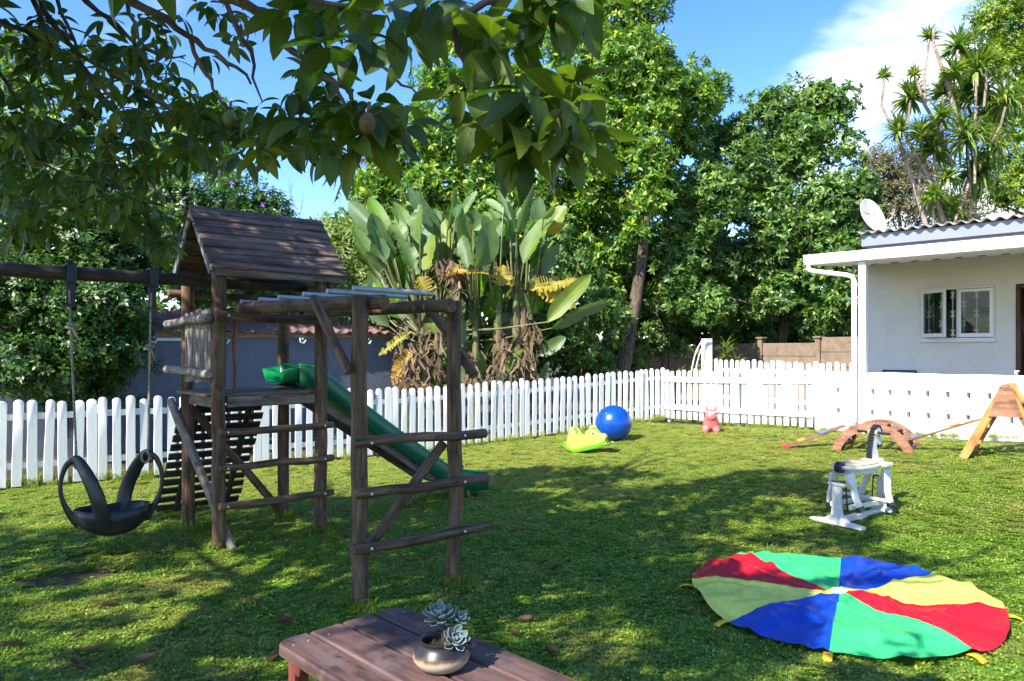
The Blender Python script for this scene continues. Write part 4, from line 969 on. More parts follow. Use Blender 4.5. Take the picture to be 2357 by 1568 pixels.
# red hopper cow
M['cowred'] = plain('coral_vinyl', (.80, .16, .145), .32, 0, .5, 0, .1); M['eyewhite'] = plain('eye_white', (.85, .85, .83), .3); M['bluepatch'] = plain('blue_print', (.30, .36, .75), .4)
cp = GP(1637, 994)
CW = thing('hopper_cow', 'coral red inflatable hopper cow facing the camera in front of the fence', 'toy cow', (cp.x, cp.y, cp.z), R(-16))
bl = [((0, .04, .155), (.20, .235, .185)), ((0, -.06, .15), .20), ((-.085, -.12, .045), .085), ((.085, -.12, .045), .085), ((-.085, -.13, .02), .06), ((.085, -.13, .02), .06), ((-.10, .16, .045), .08), ((.10, .16, .045), .08), ((0, -.10, .25), .15), ((0, -.12, .305), (.115, .12, .12)), ((0, -.165, .255), (.11, .10, .085))]
blob('body', M['cowred'], CW, bl, .014)
for s_ in (-1, 1):
    mb = MB(); mb.tube([(s_ * .05, -.10, .345), (s_ * .068, -.10, .375), (s_ * .078, -.10, .40), (s_ * .070, -.10, .425), (s_ * .060, -.10, .435)], [.019, .020, .018, .013, .005], 10); mb.build('horn', M['cowred'], CW, 180)
    mb = MB(); mb.tube([(s_ * .07, -.10, .318), (s_ * .10, -.10, .316), (s_ * .13, -.105, .322), (s_ * .145, -.105, .328)], [.012, .018, .014, .004], 10, flat=.6); mb.build('ear', M['cowred'], CW, 180)
    mb = MB(); mb.ball((s_ * .034, -.192, .318 + .004 * s_), (.023, .012, .021), 8); ey = mb.build('eye', M['eyewhite'], CW, 180)
    mb = MB(); mb.ball((s_ * .030, -.203, .318 + .004 * s_), (.008, .005, .008), 6); mb.build('pupil', M['black'], ey, 180)
mb = MB(); mb.ball((-.118, -.105, .20), (.012, .02, .028), 8); mb.build('blue_patch', M['bluepatch'], CW, 180)

# green rocker
M['limeplast'] = plain('lime_plastic', (.46, .70, .10), .3, 0, .5, 0, .15); M['limedeep'] = plain('deep_lime_plastic', (.17, .50, .02), .35)
M['mouthpink'] = plain('pink_print', (.62, .14, .13), .5)
rp_ = GP(1352, 1042)
RK = thing('animal_rocker', 'lime green plastic animal rocker toy lying beside the blue ball', 'rocker', (rp_.x, rp_.y, rp_.z), R(-24))
sc_ = 121 / FPX * rp_.y
def ro(pts): return [((x - .5) * sc_, z * sc_) for x, z in pts]
# side outline (x right, z up, unit = toy length)
body = ro([(.10, .17), (.125, .30), (.145, .36), (.155, .44), (.18, .475), (.225, .475), (.255, .44), (.27, .37), (.31, .36), (.36, .325), (.42, .30), (.465, .305), (.49, .345), (.505, .40), (.53, .445), (.56, .45), (.58, .435), (.60, .46), (.64, .475), (.68, .46), (.715, .43), (.745, .395), (.78, .37), (.82, .345), (.845, .29), (.86, .22), (.85, .20), (.80, .18), (.70, .155), (.60, .125), (.50, .10), (.42, .07), (.33, .035), (.24, .02), (.16, .05), (.10, .10)])
def pillow(ol, hw_, k=.6):
    """outline pushed to both sides with a rounded edge"""
    n = len(ol); cx = sum(p[0] for p in ol) / n; cz = sum(p[1] for p in ol) / n; mb = MB(); vs = []
    prof = [(-1, .62), (-.95, .76), (-.84, .88), (-.6, .97), (0, 1.0), (.6, .97), (.84, .88), (.95, .76), (1, .62)]
    for (s_, q) in prof:
        for x, z in ol:
            # inset towards the local inside rather than the centre
            vs.append((cx + (x - cx) * (1 - (1 - q) * k), s_ * hw_, cz + (z - cz) * (1 - (1 - q) * k)))
    m = len(prof); fs = [tuple(range(n)), tuple((m - 1) * n + i for i in range(n))[::-1]] + [(j * n + i, j * n + (i + 1) % n, (j + 1) * n + (i + 1) % n, (j + 1) * n + i) for j in range(m - 1) for i in range(n)]
    mb.add(vs, fs); return mb
pillow(body, .098).build('body', M['limeplast'], RK, 60)
rk = []; 
for i in range(17):
    t = i / 16; rk.append((t, .004 + (.145 * ((.30 - t) / .30) ** 1.7 if t < .30 else .195 * ((t - .30) / .70) ** 1.15)))
for s_ in (-1, 1):
    mb = MB(); ol = ro(rk); vs = []
    for i, (x, z) in enumerate(ol): th_ = .016 + .03 * math.sin(math.pi * i / 16); vs += [(x, s_ * .03, z), (x, s_ * .125, z + .004), (x, s_ * .14, z + th_), (x, s_ * .078, z + th_ + .008)]
    mb.grid(vs, 4, len(ol), True); mb.build('runner', M['limedeep'], RK, 40)
mb = MB(); vs = []
for x, z in ro(rk)[1:]: vs += [(x, -.08, z + .004), (x, .08, z + .004)]
mb.grid(vs, 2, len(rk) - 1); mb.build('base', M['limedeep'], RK)
for s_ in (-1, 1):
    x, z = ro([(.585, .44)])[0]; mb = MB(); mb.ball((x + .02, s_ * .06, z + .022), (.040, .024, .042), 8); er = mb.build('ear', M['limeplast'], RK, 180); mb = MB(); mb.ball((x + .034, s_ * .06 - .012, z + .022), (.028, .018, .030), 8); mb.build('inner_ear', M['limedeep'], er, 180)
    x, z = ro([(.645, .385)])[0]; mb = MB(); mb.ball((x, s_ * .092, z), (.026, .010, .024), 8); ey = mb.build('eye', M['eyewhite'], RK, 180); mb = MB(); mb.ball((x + .003, s_ * .100, z), (.016, .005, .016), 8); mb.build('pupil', M['black'], ey, 180)
    x, z = ro([(.88, .205)])[0]; mb = MB(); mb.tube([(x, s_ * .08, z), (x + .01, s_ * .12, z + .002)], .013, 8); mb.tube([(x + .02, s_ * .08, z + .004), (x + .03, s_ * .12, z + .006)], .012, 8); mb.build('foot', M['limeplast'], RK, 60)
x, z = ro([(.82, .275)])[0]
mb = MB(); mb.ball((x, 0, z), (.062, .090, .078), 12); mz = mb.build('muzzle', M['limeplast'], RK, 180)
mb = MB()
for s_ in (-1, 1):
    mb.tube([(x + .050, s_ * .003 - .022, z + .048), (x + .062, s_ * .004 - .022, z + .004), (x + .056, s_ * .030 - .022, z - .014), (x + .046, s_ * .052 - .022, z + .004)], .0055, 5)
    for k in range(3): mb.ball((x + .060 - .006 * k, s_ * (.018 + .013 * k) - .022, z + .022 - .005 * (k % 2)), .0065, 4)
mb.build('face_print', M['black'], mz); mb = MB(); mb.ball((x + .048, -.022, z - .030), (.014, .030, .017), 8); mb.build('mouth', M['mouthpink'], mz, 180)

# ------------------------------------------------------------------ wooden climbing set
ar = Vector((4.40, 9.03)); adir = Vector((.79, -.61)).normalized()
A = thing('climbing_arch', 'brown wooden climbing arch with slatted steps near the white pierced wall', 'climbing arch', (ar.x, ar.y, g(4.5, 9.2) + .005), math.atan2(adir.y, adir.x))
RO, RI, YCx = .475, .375, -.12     # circle centre below ground
WA = .58
def arc_ol(ro_, ri_, a0, a1, zc, n=18):
    o_ = [(ro_ * math.cos(R(a0 + (a1 - a0) * i / n)), zc + ro_ * math.sin(R(a0 + (a1 - a0) * i / n))) for i in range(n + 1)]
    i_ = [(ri_ * math.cos(R(a1 + (a0 - a1) * i / n)), zc + ri_ * math.sin(R(a1 + (a0 - a1) * i / n))) for i in range(n + 1)]
    return o_ + i_
for y in (0, WA):
    mb = MB(); mb.prism(arc_ol(RO, RI, 14, 166, YCx), y - .013, y + .013); bo = mb.build('side_board', M['archwood'], A)
    for a in (30, 52, 74, 96, 118, 140): bolt(((RO - .05) * math.cos(R(a)), y - .012, YCx + (RO - .05) * math.sin(R(a))), bo, r_=.006)
for a in (22, 42, 62, 82, 102, 122, 142, 160):
    c = Vector((math.cos(R(a)) * (RI + .055), 0, YCx + math.sin(R(a)) * (RI + .055))); n_ = Vector((math.cos(R(a)), 0, math.sin(R(a))))
    mb = MB(); mb.beam(c + Vector((0, .014, 0)), c + Vector((0, WA - .014, 0)), .075, .018, up=n_); mb.build('step', M['slatwood'], A)
lf = GP(2216, 1056); ldir = Vector((.76, -.65)).normalized()
LA = thing('step_ladder', 'honey coloured wooden A-frame ladder at the right edge by the white wall', 'ladder', (lf.x, lf.y, lf.z), math.atan2(ldir.y, ldir.x))
HS, LH, WL = .40, .80, .46
for yy, lab in ((0, 0), (WL, 1)):
    mb = MB(); mb.beam((0, yy, 0), (HS - .02, yy, LH - .02), .028, .085, up=(-LH, 0, HS)); mb.build('leg', M['toywood'], LA)
    mb = MB(); mb.beam((2 * HS, yy, 0), (HS + .02, yy, LH - .02), .028, .085, up=(LH, 0, HS)); mb.build('leg', M['toywood'], LA)
    ol = [(HS - .155, LH - .31), (HS + .155, LH - .31), (HS + .055, LH + .01), (HS + .035, LH + .04), (HS, LH + .05), (HS - .035, LH + .04), (HS - .055, LH + .01)]
    mb = MB(); mb.prism(ol, yy - (.034 if yy == 0 else -.016), yy - (.016 if yy == 0 else -.034)); pl_ = mb.build('gusset', M['archwood'] if yy == 0 else M['toywood'], LA)
    bolt((HS, yy - .034, LH - .06), pl_, r_=.006); bolt((HS - .08, yy - .034, LH - .26), pl_, r_=.006)
for k in range(4):
    t = .16 + .21 * k
    for s_ in (0, 1):
        x = (HS - .02) * t if s_ == 0 else 2 * HS - (HS - .02) * t; mb = MB(); mb.beam((x, .016, LH * t), (x, WL - .016, LH * t), .07, .02); mb.build('rung', M['slatwood'], LA)
HCOL = {'red': (.62, .03, .025), 'orange': (.75, .24, .03), 'blue': (.12, .16, .55), 'yellow': (.80, .55, .22)}
for k, c in HCOL.items(): M['h_' + k] = plain('hold_' + k, c, .45)
def board(label, a, b, holds, w=.15):
    a = Vector(a); b = Vector(b); d = b - a; rz = math.atan2(d.y, d.x); el = math.atan2(d.z, math.hypot(d.x, d.y)); L_ = d.length
    o = thing('balance_board', label, 'board', a, rot=(0, -el, rz)); mb = MB(); mb.box((L_ / 2, 0, 0), (L_, w, .018), .003); mb.build('plank', M['archwood'], o)
    for t, c, lg in holds: mb = MB(); mb.box((L_ * t, 0, .019), (lg, w * .9, .021), .007); mb.build('grip_block', M['h_' + c], o)
    return o
b0 = GP(1803, 1033); Ai = A.matrix_basis
board('brown plank with red, orange and blue grips leaning on the left of the arch', b0 + Vector((0, 0, .012)), Ai @ Vector((-.40, WA * .62, .265)), ((.05, 'red', .09), (.30, 'orange', .10), (.66, 'blue', .10)))
lt = LA.matrix_basis
board('brown plank sloping from the ladder rung down to the arch', Ai @ Vector((.335, WA * .35, .135)), lt @ Vector((.215, WL * .5, .465)), ((.14, 'blue', .08), (.62, 'orange', .08), (.78, 'yellow', .08)), .14)

# ------------------------------------------------------------------ white glider horse
hp = Vector((2.93, 6.22)); hd = Vector((.545, .335)).normalized()
HR = thing('rocking_horse', 'white painted wooden glider horse with black mane and hooves on the lawn', 'rocking horse', (hp.x, hp.y, g(hp.x, hp.y)), math.atan2(hd.y, hd.x))
def hbx(name, mat, c, d, b=.006, M4=None): mb = MB(); mb.box(c, d, b, M4); return mb.build(name, M[mat], HR)
BX = .315
for s_ in (-1, 1):
    ol = [(-.235, 0), (.235, 0), (.235, .02), (.20, .026), (.11, .03), (.075, .055), (.042, .075), (-.042, .075), (-.075, .055), (-.11, .03), (-.20, .026), (-.235, .02)]
    mb = MB(); M4 = Matrix.Translation((s_ * BX, 0, 0)) @ Matrix.Rotation(R(90), 4, 'Z'); mb.prism(ol, -.03, .03, M4); mb.build('foot', M['toywhite'], HR, 40)
    mb = MB(); mb.prism([(-.05, .07), (.05, .07), (.034, .20), (.042, .315), (-.042, .315), (-.034, .20)], -.012, .012, Matrix.Translation((s_ * (BX - .005), 0, 0)) @ Matrix.Rotation(R(90), 4, 'Z')); mb.build('upright', M['toywhite'], HR)
    hbx('crosspiece', 'toywhite', (s_ * (BX - .005), 0, .328), (.045, .155, .024))
    for y in (-.062, .062): mb = MB(); mb.tube([(s_ * (BX - .028), y, .34), (s_ * (BX - .05), y, .12)], .0065, 6); mb.tube([(s_ * (BX - .028), y * .2, .343), (s_ * (BX - .028), y, .343)], .0065, 6); mb.build('swing_rod', M['black'], HR, 60)
hbx('floor_rail', 'toywhite', (0, 0, .032), (2 * BX - .07, .05, .05))
for y in (-.085, .085): hbx('glide_rail', 'toywhite', (.01, y, .145), (.56, .026, .042))
hbx('footrest', 'toywhite', (.10, 0, .178), (.045, .44, .022))
seat = []
for i in range(28):
    a = 2 * math.pi * i / 28; x = .215 * math.copysign(abs(math.cos(a)) ** .45, math.cos(a)); y = .125 * math.copysign(abs(math.sin(a)) ** .55, math.sin(a)); seat.append((x - .055, y))
def plate(name, mat, ol, z0, z1, r_=.006, sm=40):
    n = len(ol); cx = sum(p[0] for p in ol) / n; cy = sum(p[1] for p in ol) / n
    def ins(d): return [(x - math.copysign(min(d, abs(x - cx)), x - cx), y - math.copysign(min(d, abs(y - cy)), y - cy)) for x, y in ol]
    vs = [];
    for q, z in ((ins(r_), z0), (ol, z0 + r_), (ol, z1 - r_), (ins(r_), z1)): vs += [(x, y, z) for x, y in q]
    fs = [tuple(range(n)), tuple(3 * n + i for i in range(n))] + [(j * n + i, j * n + (i + 1) % n, (j + 1) * n + (i + 1) % n, (j + 1) * n + i) for j in range(3) for i in range(n)]
    mb = MB(); mb.add(vs, fs); return mb.build(name, M[mat], HR, sm)
plate('seat', 'toywhite', seat, .445, .475, .008)
plate('cushion', 'cushion', [(x * .86 + .002, y * .92) for x, y in seat], .4755, .489, .006)
hbx('neck_base', 'toywhite', (.195, 0, .462), (.11, .285, .030)); hbx('neck_block', 'toywhite', (.185, 0, .490), (.15, .11, .026))
hbx('body_box', 'toywhite', (-.02, 0, .415), (.40, .11, .058))
for s_ in (-1, 1):
    for fx, nm in ((-.20, 'rear'), (.185, 'front')):
        ol = [(-.045, .42), (.055, .42), (.06, .36), (.035, .29), (.025, .22), (.04, .16), (.045, .115), (-.02, .115), (-.03, .16), (-.045, .23), (-.03, .30), (-.06, .37)]
        M4 = Matrix.Translation((fx, s_ * .068, 0)) @ Matrix.Translation((0, 0, .42)) @ Matrix.Rotation(R(14 * s_), 4, 'X') @ Matrix.Translation((0, 0, -.42)) @ Matrix.Rotation(R(9 if fx > 0 else -7), 4, 'Y') @ Matrix.Identity(4)
        mb = MB(); mb.prism([(x * .86, z) for x, z in ol], -.012, .012, M4); lg = mb.build('leg', M['toywhite'], HR)
        mb = MB(); mb.box((.012, 0, .125), (.075, .034, .04), .004, M4); mb.build('hoof', M['black'], lg)
head = [(.135, .50), (.235, .50), (.222, .56), (.205, .60), (.215, .635), (.235, .64), (.245, .612), (.262, .598), (.278, .606), (.280, .64), (.272, .69), (.268, .735), (.252, .762), (.225, .77), (.195, .755), (.170, .715), (.150, .65), (.138, .57)]
mb = MB(); mb.prism(head, -.021, .021); hdn = mb.build('head', M['toywhite'], HR)
hl = [(.132, .505), (.133, .55), (.141, .60), (.152, .65), (.166, .70), (.187, .742), (.215, .768), (.243, .772), (.264, .752), (.274, .722)]
for i in range(len(hl) - 1):
    for t in (0, .5):
        a = Vector((hl[i][0] + (hl[i + 1][0] - hl[i][0]) * t, 0, hl[i][1] + (hl[i + 1][1] - hl[i][1]) * t)); b_ = Vector((hl[i][0] + (hl[i + 1][0] - hl[i][0]) * (t + .46), 0, hl[i][1] + (hl[i + 1][1] - hl[i][1]) * (t + .46)))
        d_ = (b_ - a).normalized(); nn = Vector((-d_.z, 0, d_.x)); mb = MB(); mb.beam(a + nn * .006, b_ + nn * .006, .048, .024, up=nn, bev=.005); mb.build('mane_block', M['black'], HR)
mb = MB(); mb.box((.264, 0, .608), (.046, .05, .03), .01); mb.build('muzzle', M['black'], HR)
for y in (-.0225, .0225): mb = MB(); mb.tube([(.243, y, .690), (.243, y * 1.12, .690)], .008, 8); mb.build('eye', M['iron'], HR)
mb = MB(); mb.tube([(.193, -.145, .722), (.193, .145, .722)], .0115, 10); mb.build('handlebar', M['black'], HR, 50)
for y in (-.032, .032): mb = MB(); mb.tube([(.193, y - .010, .722), (.193, y + .010, .722)], .023, 14); mb.build('collar', M['cushion'], HR, 50)
for s_ in (1,):
    mb = MB(); mb.prism(arc_ol(.046, .018, 20, 285, 0, 16), -.024, .024, Matrix.Translation((-.272, 0, .462)) @ Matrix.Rotation(R(-20), 4, 'Y')); mb.build('tail', M['black'], HR, 40)

# ------------------------------------------------------------------ leaf sprays
def leaf_arr(L, w, fold, curl):
    v = np.array([(0, 0, 0), (L * .5, w / 2, fold), (L * .5, -w / 2, fold), (L * .5, 0, 0), (L, 0, -curl)])
    f = np.array([(0, 3, 1), (0, 2, 3), (3, 4, 1), (3, 2, 4)]); return v, f
def whorl(n, L, w, el0, el1, fold=.02, curl=.04, seed=0):
    r_ = np.random.default_rng(seed); V = []; F = []; o = 0
    for i in range(n):
        v, f = leaf_arr(L * r_.uniform(.75, 1.1), w * r_.uniform(.8, 1.15), fold * L, curl * L * r_.uniform(0, 2.5))
        el = R(r_.uniform(el0, el1)); az = 2 * math.pi * i / n + r_.uniform(-.4, .4); ro = r_.uniform(-.6, .6)
        c, s = math.cos(ro), math.sin(ro); v = v @ np.array([[1, 0, 0], [0, c, s], [0, -s, c]])
        c, s = math.cos(el), math.sin(el); v = v @ np.array([[c, 0, s], [0, 1, 0], [-s, 0, c]])
        c, s = math.cos(az), math.sin(az); v = v @ np.array([[c, s, 0], [-s, c, 0], [0, 0, 1]])
        V.append(v + np.array([0, 0, r_.uniform(-.12, .03) * L])); F.append(f + o); o += len(v)
    return np.concatenate(V), np.concatenate(F)
def sprig(n, L, w, length, seed=0):
    """leaves in pairs along a short twig"""
    r_ = np.random.default_rng(seed); V = []; F = []; o = 0
    for i in range(n):
        v, f = leaf_arr(L * r_.uniform(.7, 1.1), w * r_.uniform(.8, 1.1), .03 * L, .12 * L * r_.uniform(0, 1.5)); el = R(r_.uniform(-15, 50)); az = i * 2.4 + r_.uniform(-.4, .4)
        c, s = math.cos(el), math.sin(el); v = v @ np.array([[c, 0, s], [0, 1, 0], [-s, 0, c]]); c, s = math.cos(az), math.sin(az); v = v @ np.array([[c, s, 0], [-s, c, 0], [0, 0, 1]])
        V.append(v + np.array([0, 0, length * i / n])); F.append(f + o); o += len(v)
    return np.concatenate(V), np.concatenate(F)
def crown_points(blobs, dens, up=.5, fill=.35, squash=.9):
    """spray positions over lumpy shells (and, thinner, inside them)"""
    ps = []; ax_ = []
    for (x, y, z, r_) in blobs:
        c = np.array(P(x, y, z)); rm = r_ / FPX * z; n = int(dens * rm * rm * 12.6)
        d = rng.normal(size=(n, 3)); d /= np.linalg.norm(d, axis=1, keepdims=True)
        d = d[(d[:, 1] < .45) | (rng.random(n) < .35)]; n = len(d)
        # the blob is itself made of smaller boughs, so light and dark clumps form
        ns_ = 8; sd_ = rng.normal(size=(ns_, 3)); sd_ /= np.linalg.norm(sd_, axis=1, keepdims=True); sd_[:, 1] = np.where(rng.random(ns_) < .7, -np.abs(sd_[:, 1]), sd_[:, 1])
        wh = rng.integers(0, ns_, n); sr = rng.uniform(.34, .56, ns_)
        rad = np.where(rng.random(n) < fill, rng.uniform(.3, .85, n), 1 + rng.normal(0, .10, n))
        q = c + (sd_[wh] * .62 + d * (rad * sr[wh])[:, None]) * rm * np.array([1, .9, squash]); keep = q[:, 2] > .15; ps.append(q[keep])
        a = d + np.array([0, 0, up]) + rng.normal(0, .3, (n, 3)); ax_.append(a[keep])
    return np.concatenate(ps), np.concatenate(ax_)
def limbs(mb, base, path, r0, r1, n=9):
    pts = [Vector(p) for p in path]; m = len(pts); mb.tube(pts, [r0 + (r1 - r0) * i / (m - 1) for i in range(m)], n, True, .06); return pts
M['bark'] = wood('grey_brown_bark', (.045, .034, .025), (.115, .087, .062), (.20, .155, .112), 5, 16, .95, bmp=.9)
M['barkdark'] = wood('dark_bark', (.03, .024, .02), (.075, .06, .048), (.15, .125, .10), 6, 20, .95, bmp=.9)
def tree(name, label, cat, trunk, blobs, mat, tpls, dens, scale=(.8, 1.2), up=.5, fill=.35, tr=(.12, .04), group=None, bark='bark', twigs=10):
    """trunk: photo points (x, y, depth)"""
    tpts = [P(*p) for p in trunk]; b = tpts[0]; T_ = thing(name, label, cat, b, 0, group)
    mb = MB(); tl = [p - b for p in tpts]; tl[0].z -= .3; mb.tube(tl, [tr[0] + (tr[1] - tr[0]) * i / (len(tl) - 1) for i in range(len(tl))], 9, True, .06)
    for i, (x, y, z, r_) in enumerate(blobs[:twigs]):
        c = P(x, y, z) - b; k = min(range(1, len(tl)), key=lambda q: (tl[q] - c).length + max(0, tl[q].z - c.z) * 2); s_ = tl[k]; mid = (s_ + c) / 2 + Vector((random.uniform(-.2, .2), random.uniform(-.2, .2), random.uniform(-.05, .2)))
        mb.tube([s_, mid, c, c + (c - mid) * .4], [tr[1] * .8, tr[1] * .6, tr[1] * .35, .008], 6, True, .05)
    mb.build('trunk', M[bark], T_, 60)
    ps, ax_ = crown_points(blobs, dens, up, fill); V, F = scatter(tpls, ps, ax_, rng.uniform(*scale, len(ps))); V = V - np.array(b)
    o = np_obj('crown', V, F, mat, T_); tag(o, kind='stuff'); return T_
G1 = [(0, (0.0358, 0.0979, 0.0168)), (0.35, (0.0767, 0.186, 0.0235)), (0.75, (0.1586, 0.2937, 0.0303)), (0.93, (0.3326, 0.3915, 0.0337)), (1, (0.6, 0.5677, 0.0337))]
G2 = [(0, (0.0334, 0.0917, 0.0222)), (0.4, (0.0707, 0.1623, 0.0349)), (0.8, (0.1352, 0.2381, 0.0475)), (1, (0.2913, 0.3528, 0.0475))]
G3 = [(0, (0.0875, 0.15, 0.0375)), (0.5, (0.175, 0.25, 0.0625)), (1, (0.35, 0.4125, 0.125))]
G4 = [(0, (0.0216, 0.0675, 0.0162)), (0.5, (0.0468, 0.117, 0.0216)), (0.9, (0.09, 0.18, 0.0243)), (1, (0.198, 0.285, 0.027))]
G5 = [(0, (0.054, 0.1215, 0.0108)), (0.5, (0.135, 0.2295, 0.0162)), (1, (0.297, 0.3645, 0.027))]
G6 = [(0, (0.06, 0.066, 0.024)), (0.5, (0.12, 0.12, 0.042)), (1, (0.204, 0.18, 0.072))]
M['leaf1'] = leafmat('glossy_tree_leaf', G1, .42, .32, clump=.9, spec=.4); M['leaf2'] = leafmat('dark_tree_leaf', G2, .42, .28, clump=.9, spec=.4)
M['leaf3'] = leafmat('pale_shrub_leaf', G3, .5, .3, clump=1.2); M['leaf4'] = leafmat('hedge_leaf', G4, .4, .28, clump=1.6)
M['leaf5'] = leafmat('yellow_green_leaf', G5, .42, .35, clump=.8); M['leaf6'] = leafmat('dry_fine_leaf', G6, .6, .2, clump=.8)
W1 = [whorl(8, .20, .072, -25, 50, seed=k) for k in range(6)]; W2 = [whorl(8, .19, .075, -30, 45, seed=20 + k) for k in range(6)]
W3 = [sprig(9, .15, .035, .22, seed=k) for k in range(5)]; W4 = [sprig(8, .075, .036, .14, seed=30 + k) for k in range(6)]
W5 = [sprig(9, .13, .05, .22, seed=50 + k) for k in range(5)]; W6 = [sprig(12, .06, .02, .2, seed=60 + k) for k in range(4)]
tree('broadleaf_tree', 'tall dense tree with bare leaning trunk standing behind the picket fence corner', 'tree',
     [(1428, 862, 15.6), (1446, 780, 15.7), (1462, 700, 15.9), (1478, 600, 16.1), (1488, 500, 16.4), (1498, 350, 16.8), (1492, 200, 17.2), (1480, 60, 17.5)],
     [(1330, 130, 17.5, 110), (1250, 250, 17, 115), (1390, 60, 18, 90), (1470, 40, 18, 75), (1450, 190, 17, 120), (1545, 170, 17.5, 85), (1340, 330, 16.5, 115), (1440, 330, 17.5, 95), (1590, 240, 17.5, 72), (1390, 430, 16.5, 80), (1560, 320, 18, 70), (1290, 60, 18.5, 80), (1490, -30, 18, 60), (1640, 210, 18, 45), (1400, 560, 17.5, 90), (1330, 470, 17.5, 95), (1520, 420, 18.5, 75), (1440, 660, 18.5, 80), (1500, 455, 15.7, 55), (1495, 370, 15.9, 58), (1505, 290, 16.2, 62), (1495, 200, 16.6, 65), (1480, 120, 17.0, 60), (1455, 540, 15.7, 40)], M['leaf1'], W1, 54, (.58, .95), tr=(.165, .05))
tree('broadleaf_tree', 'bright sunlit tree rising behind the banana-like plant, left of the bare trunk', 'tree',
     [(1090, 850, 18.5), (1080, 650, 18.5), (1060, 450, 18.5), (1050, 250, 18.8)],
     [(1040, 190, 18.5, 85), (960, 320, 18, 95), (880, 395, 18, 72), (1060, 360, 17.5, 110), (1150, 190, 18.5, 85), (1190, 90, 19, 70), (890, 480, 18, 75), (990, 470, 17.5, 95), (1180, 330, 17.5, 90), (1120, 470, 17.5, 95), (860, 440, 18.5, 55), (1010, 110, 19, 45), (1230, 500, 17.5, 80), (1110, 100, 19.5, 60), (930, 560, 18.5, 70), (1040, 580, 18.5, 90)], M['leaf1'], W1, 54, (.58, .95), tr=(.15, .05))
tree('broadleaf_tree', 'broad dark leaved tree between the bare trunk and the house roof', 'tree',
     [(1795, 800, 18), (1806, 720, 18), (1815, 600, 18), (1818, 420, 18.2), (1830, 250, 18.4)],
     [(1830, 235, 18.5, 85), (1915, 240, 18.5, 68), (1765, 250, 18.8, 55), (1880, 350, 18, 100), (1770, 380, 18, 90), (1670, 400, 17.5, 85), (1620, 470, 17, 95), (1570, 560, 16.8, 85), (1555, 660, 16.6, 80), (1610, 700, 16.6, 70), (1770, 540, 17.5, 115), (1890, 480, 17.5, 105), (1905, 620, 17, 95), (1790, 670, 17.5, 85), (1690, 570, 17.5, 90), (1960, 430, 17.5, 62), (1960, 560, 17, 62), (1950, 700, 16.5, 62), (1700, 690, 18, 70), (1860, 730, 17.5, 60), (1690, 300, 18.5, 50), (2010, 500, 17.5, 50), (1720, 320, 18.8, 55), (1650, 330, 18.5, 60), (1830, 330, 18.8, 80), (1730, 470, 18.8, 90), (1850, 560, 18.8, 100), (1650, 600, 18.5, 90)], M['leaf2'], W2, 54, (.6, .98), tr=(.13, .05), twigs=14)
tree('leafy_shrub', 'big rounded leafy shrub filling the gap right of the banana-like plant', 'shrub',
     [(1340, 880, 15.3), (1345, 800, 15.3), (1340, 700, 15.4), (1330, 600, 15.5)],
     [(1335, 650, 15.5, 75), (1385, 745, 15, 70), (1330, 800, 14.8, 62), (1290, 570, 15.8, 70), (1390, 830, 15, 38), (1280, 740, 15.6, 70), (1385, 660, 16, 50)], M['leaf2'], W2, 34, (.6, .95), tr=(.06, .03), bark='barkdark')
tree('leafy_shrub', 'pale yellow green shrub with narrow leaves beside the tower roof', 'shrub',
     [(800, 850, 14.6), (800, 750, 14.6), (810, 640, 14.8), (815, 560, 14.8)],
     [(800, 560, 14.8, 66), (760, 640, 14.5, 68), (860, 550, 15, 58), (870, 650, 14.6, 66), (800, 700, 14.3, 58), (690, 650, 14.8, 56), (650, 690, 14.8, 52), (760, 530, 15.2, 40), (880, 720, 14.5, 45)], M['leaf3'], W3, 75, (.75, 1.1), tr=(.05, .03), bark='barkdark')
def flowers(T_, blobs, n, col, r_=.028):
    M.setdefault('petal', leafmat('purple_petal', [(0, (.20, .07, .42)), (.5, (.32, .13, .58)), (1, (.46, .24, .66))], .6, .3, clump=3)); tp_ = [whorl(5, .05, .042, 5, 45, seed=90)]
    b = np.array(T_.location); ps, ax_ = crown_points(blobs, 200, .2, 0); sel = rng.choice(len(ps), min(n * 3, len(ps)), False); ps = ps[sel]; ax_ = ax_[sel]; front = ax_[:, 1] < .1; ps = ps[front][:n]; ax_ = ax_[front][:n] + np.array([0, -1.2, .3])
    for k in range(len(ps)):
        m_ = scatter(tp_, np.zeros((1, 3)), ax_[k:k + 1], np.array([rng.uniform(1.0, 1.6)])); o = np_obj('flower', m_[0], m_[1], M['petal'], T_); o.location = ps[k] - b + np.array([0, -.05, .02])
bF = [(480, 480, 13, 85), (560, 470, 13.2, 66), (610, 500, 13.3, 58), (430, 570, 12.6, 90), (550, 570, 13, 90), (650, 550, 13.4, 54), (480, 660, 12.6, 76), (600, 690, 13.4, 56), (400, 460, 13, 80), (520, 400, 14, 50), (690, 570, 13.6, 34)]
TF = tree('flowering_shrub', 'purple flowered shrub rising behind the play tower roof', 'shrub', [(500, 900, 13), (505, 750, 13), (500, 620, 13)], bF, M['leaf4'], W4, 150, (.8, 1.25), tr=(.06, .03), bark='barkdark'); flowers(TF, bF, 46, None)
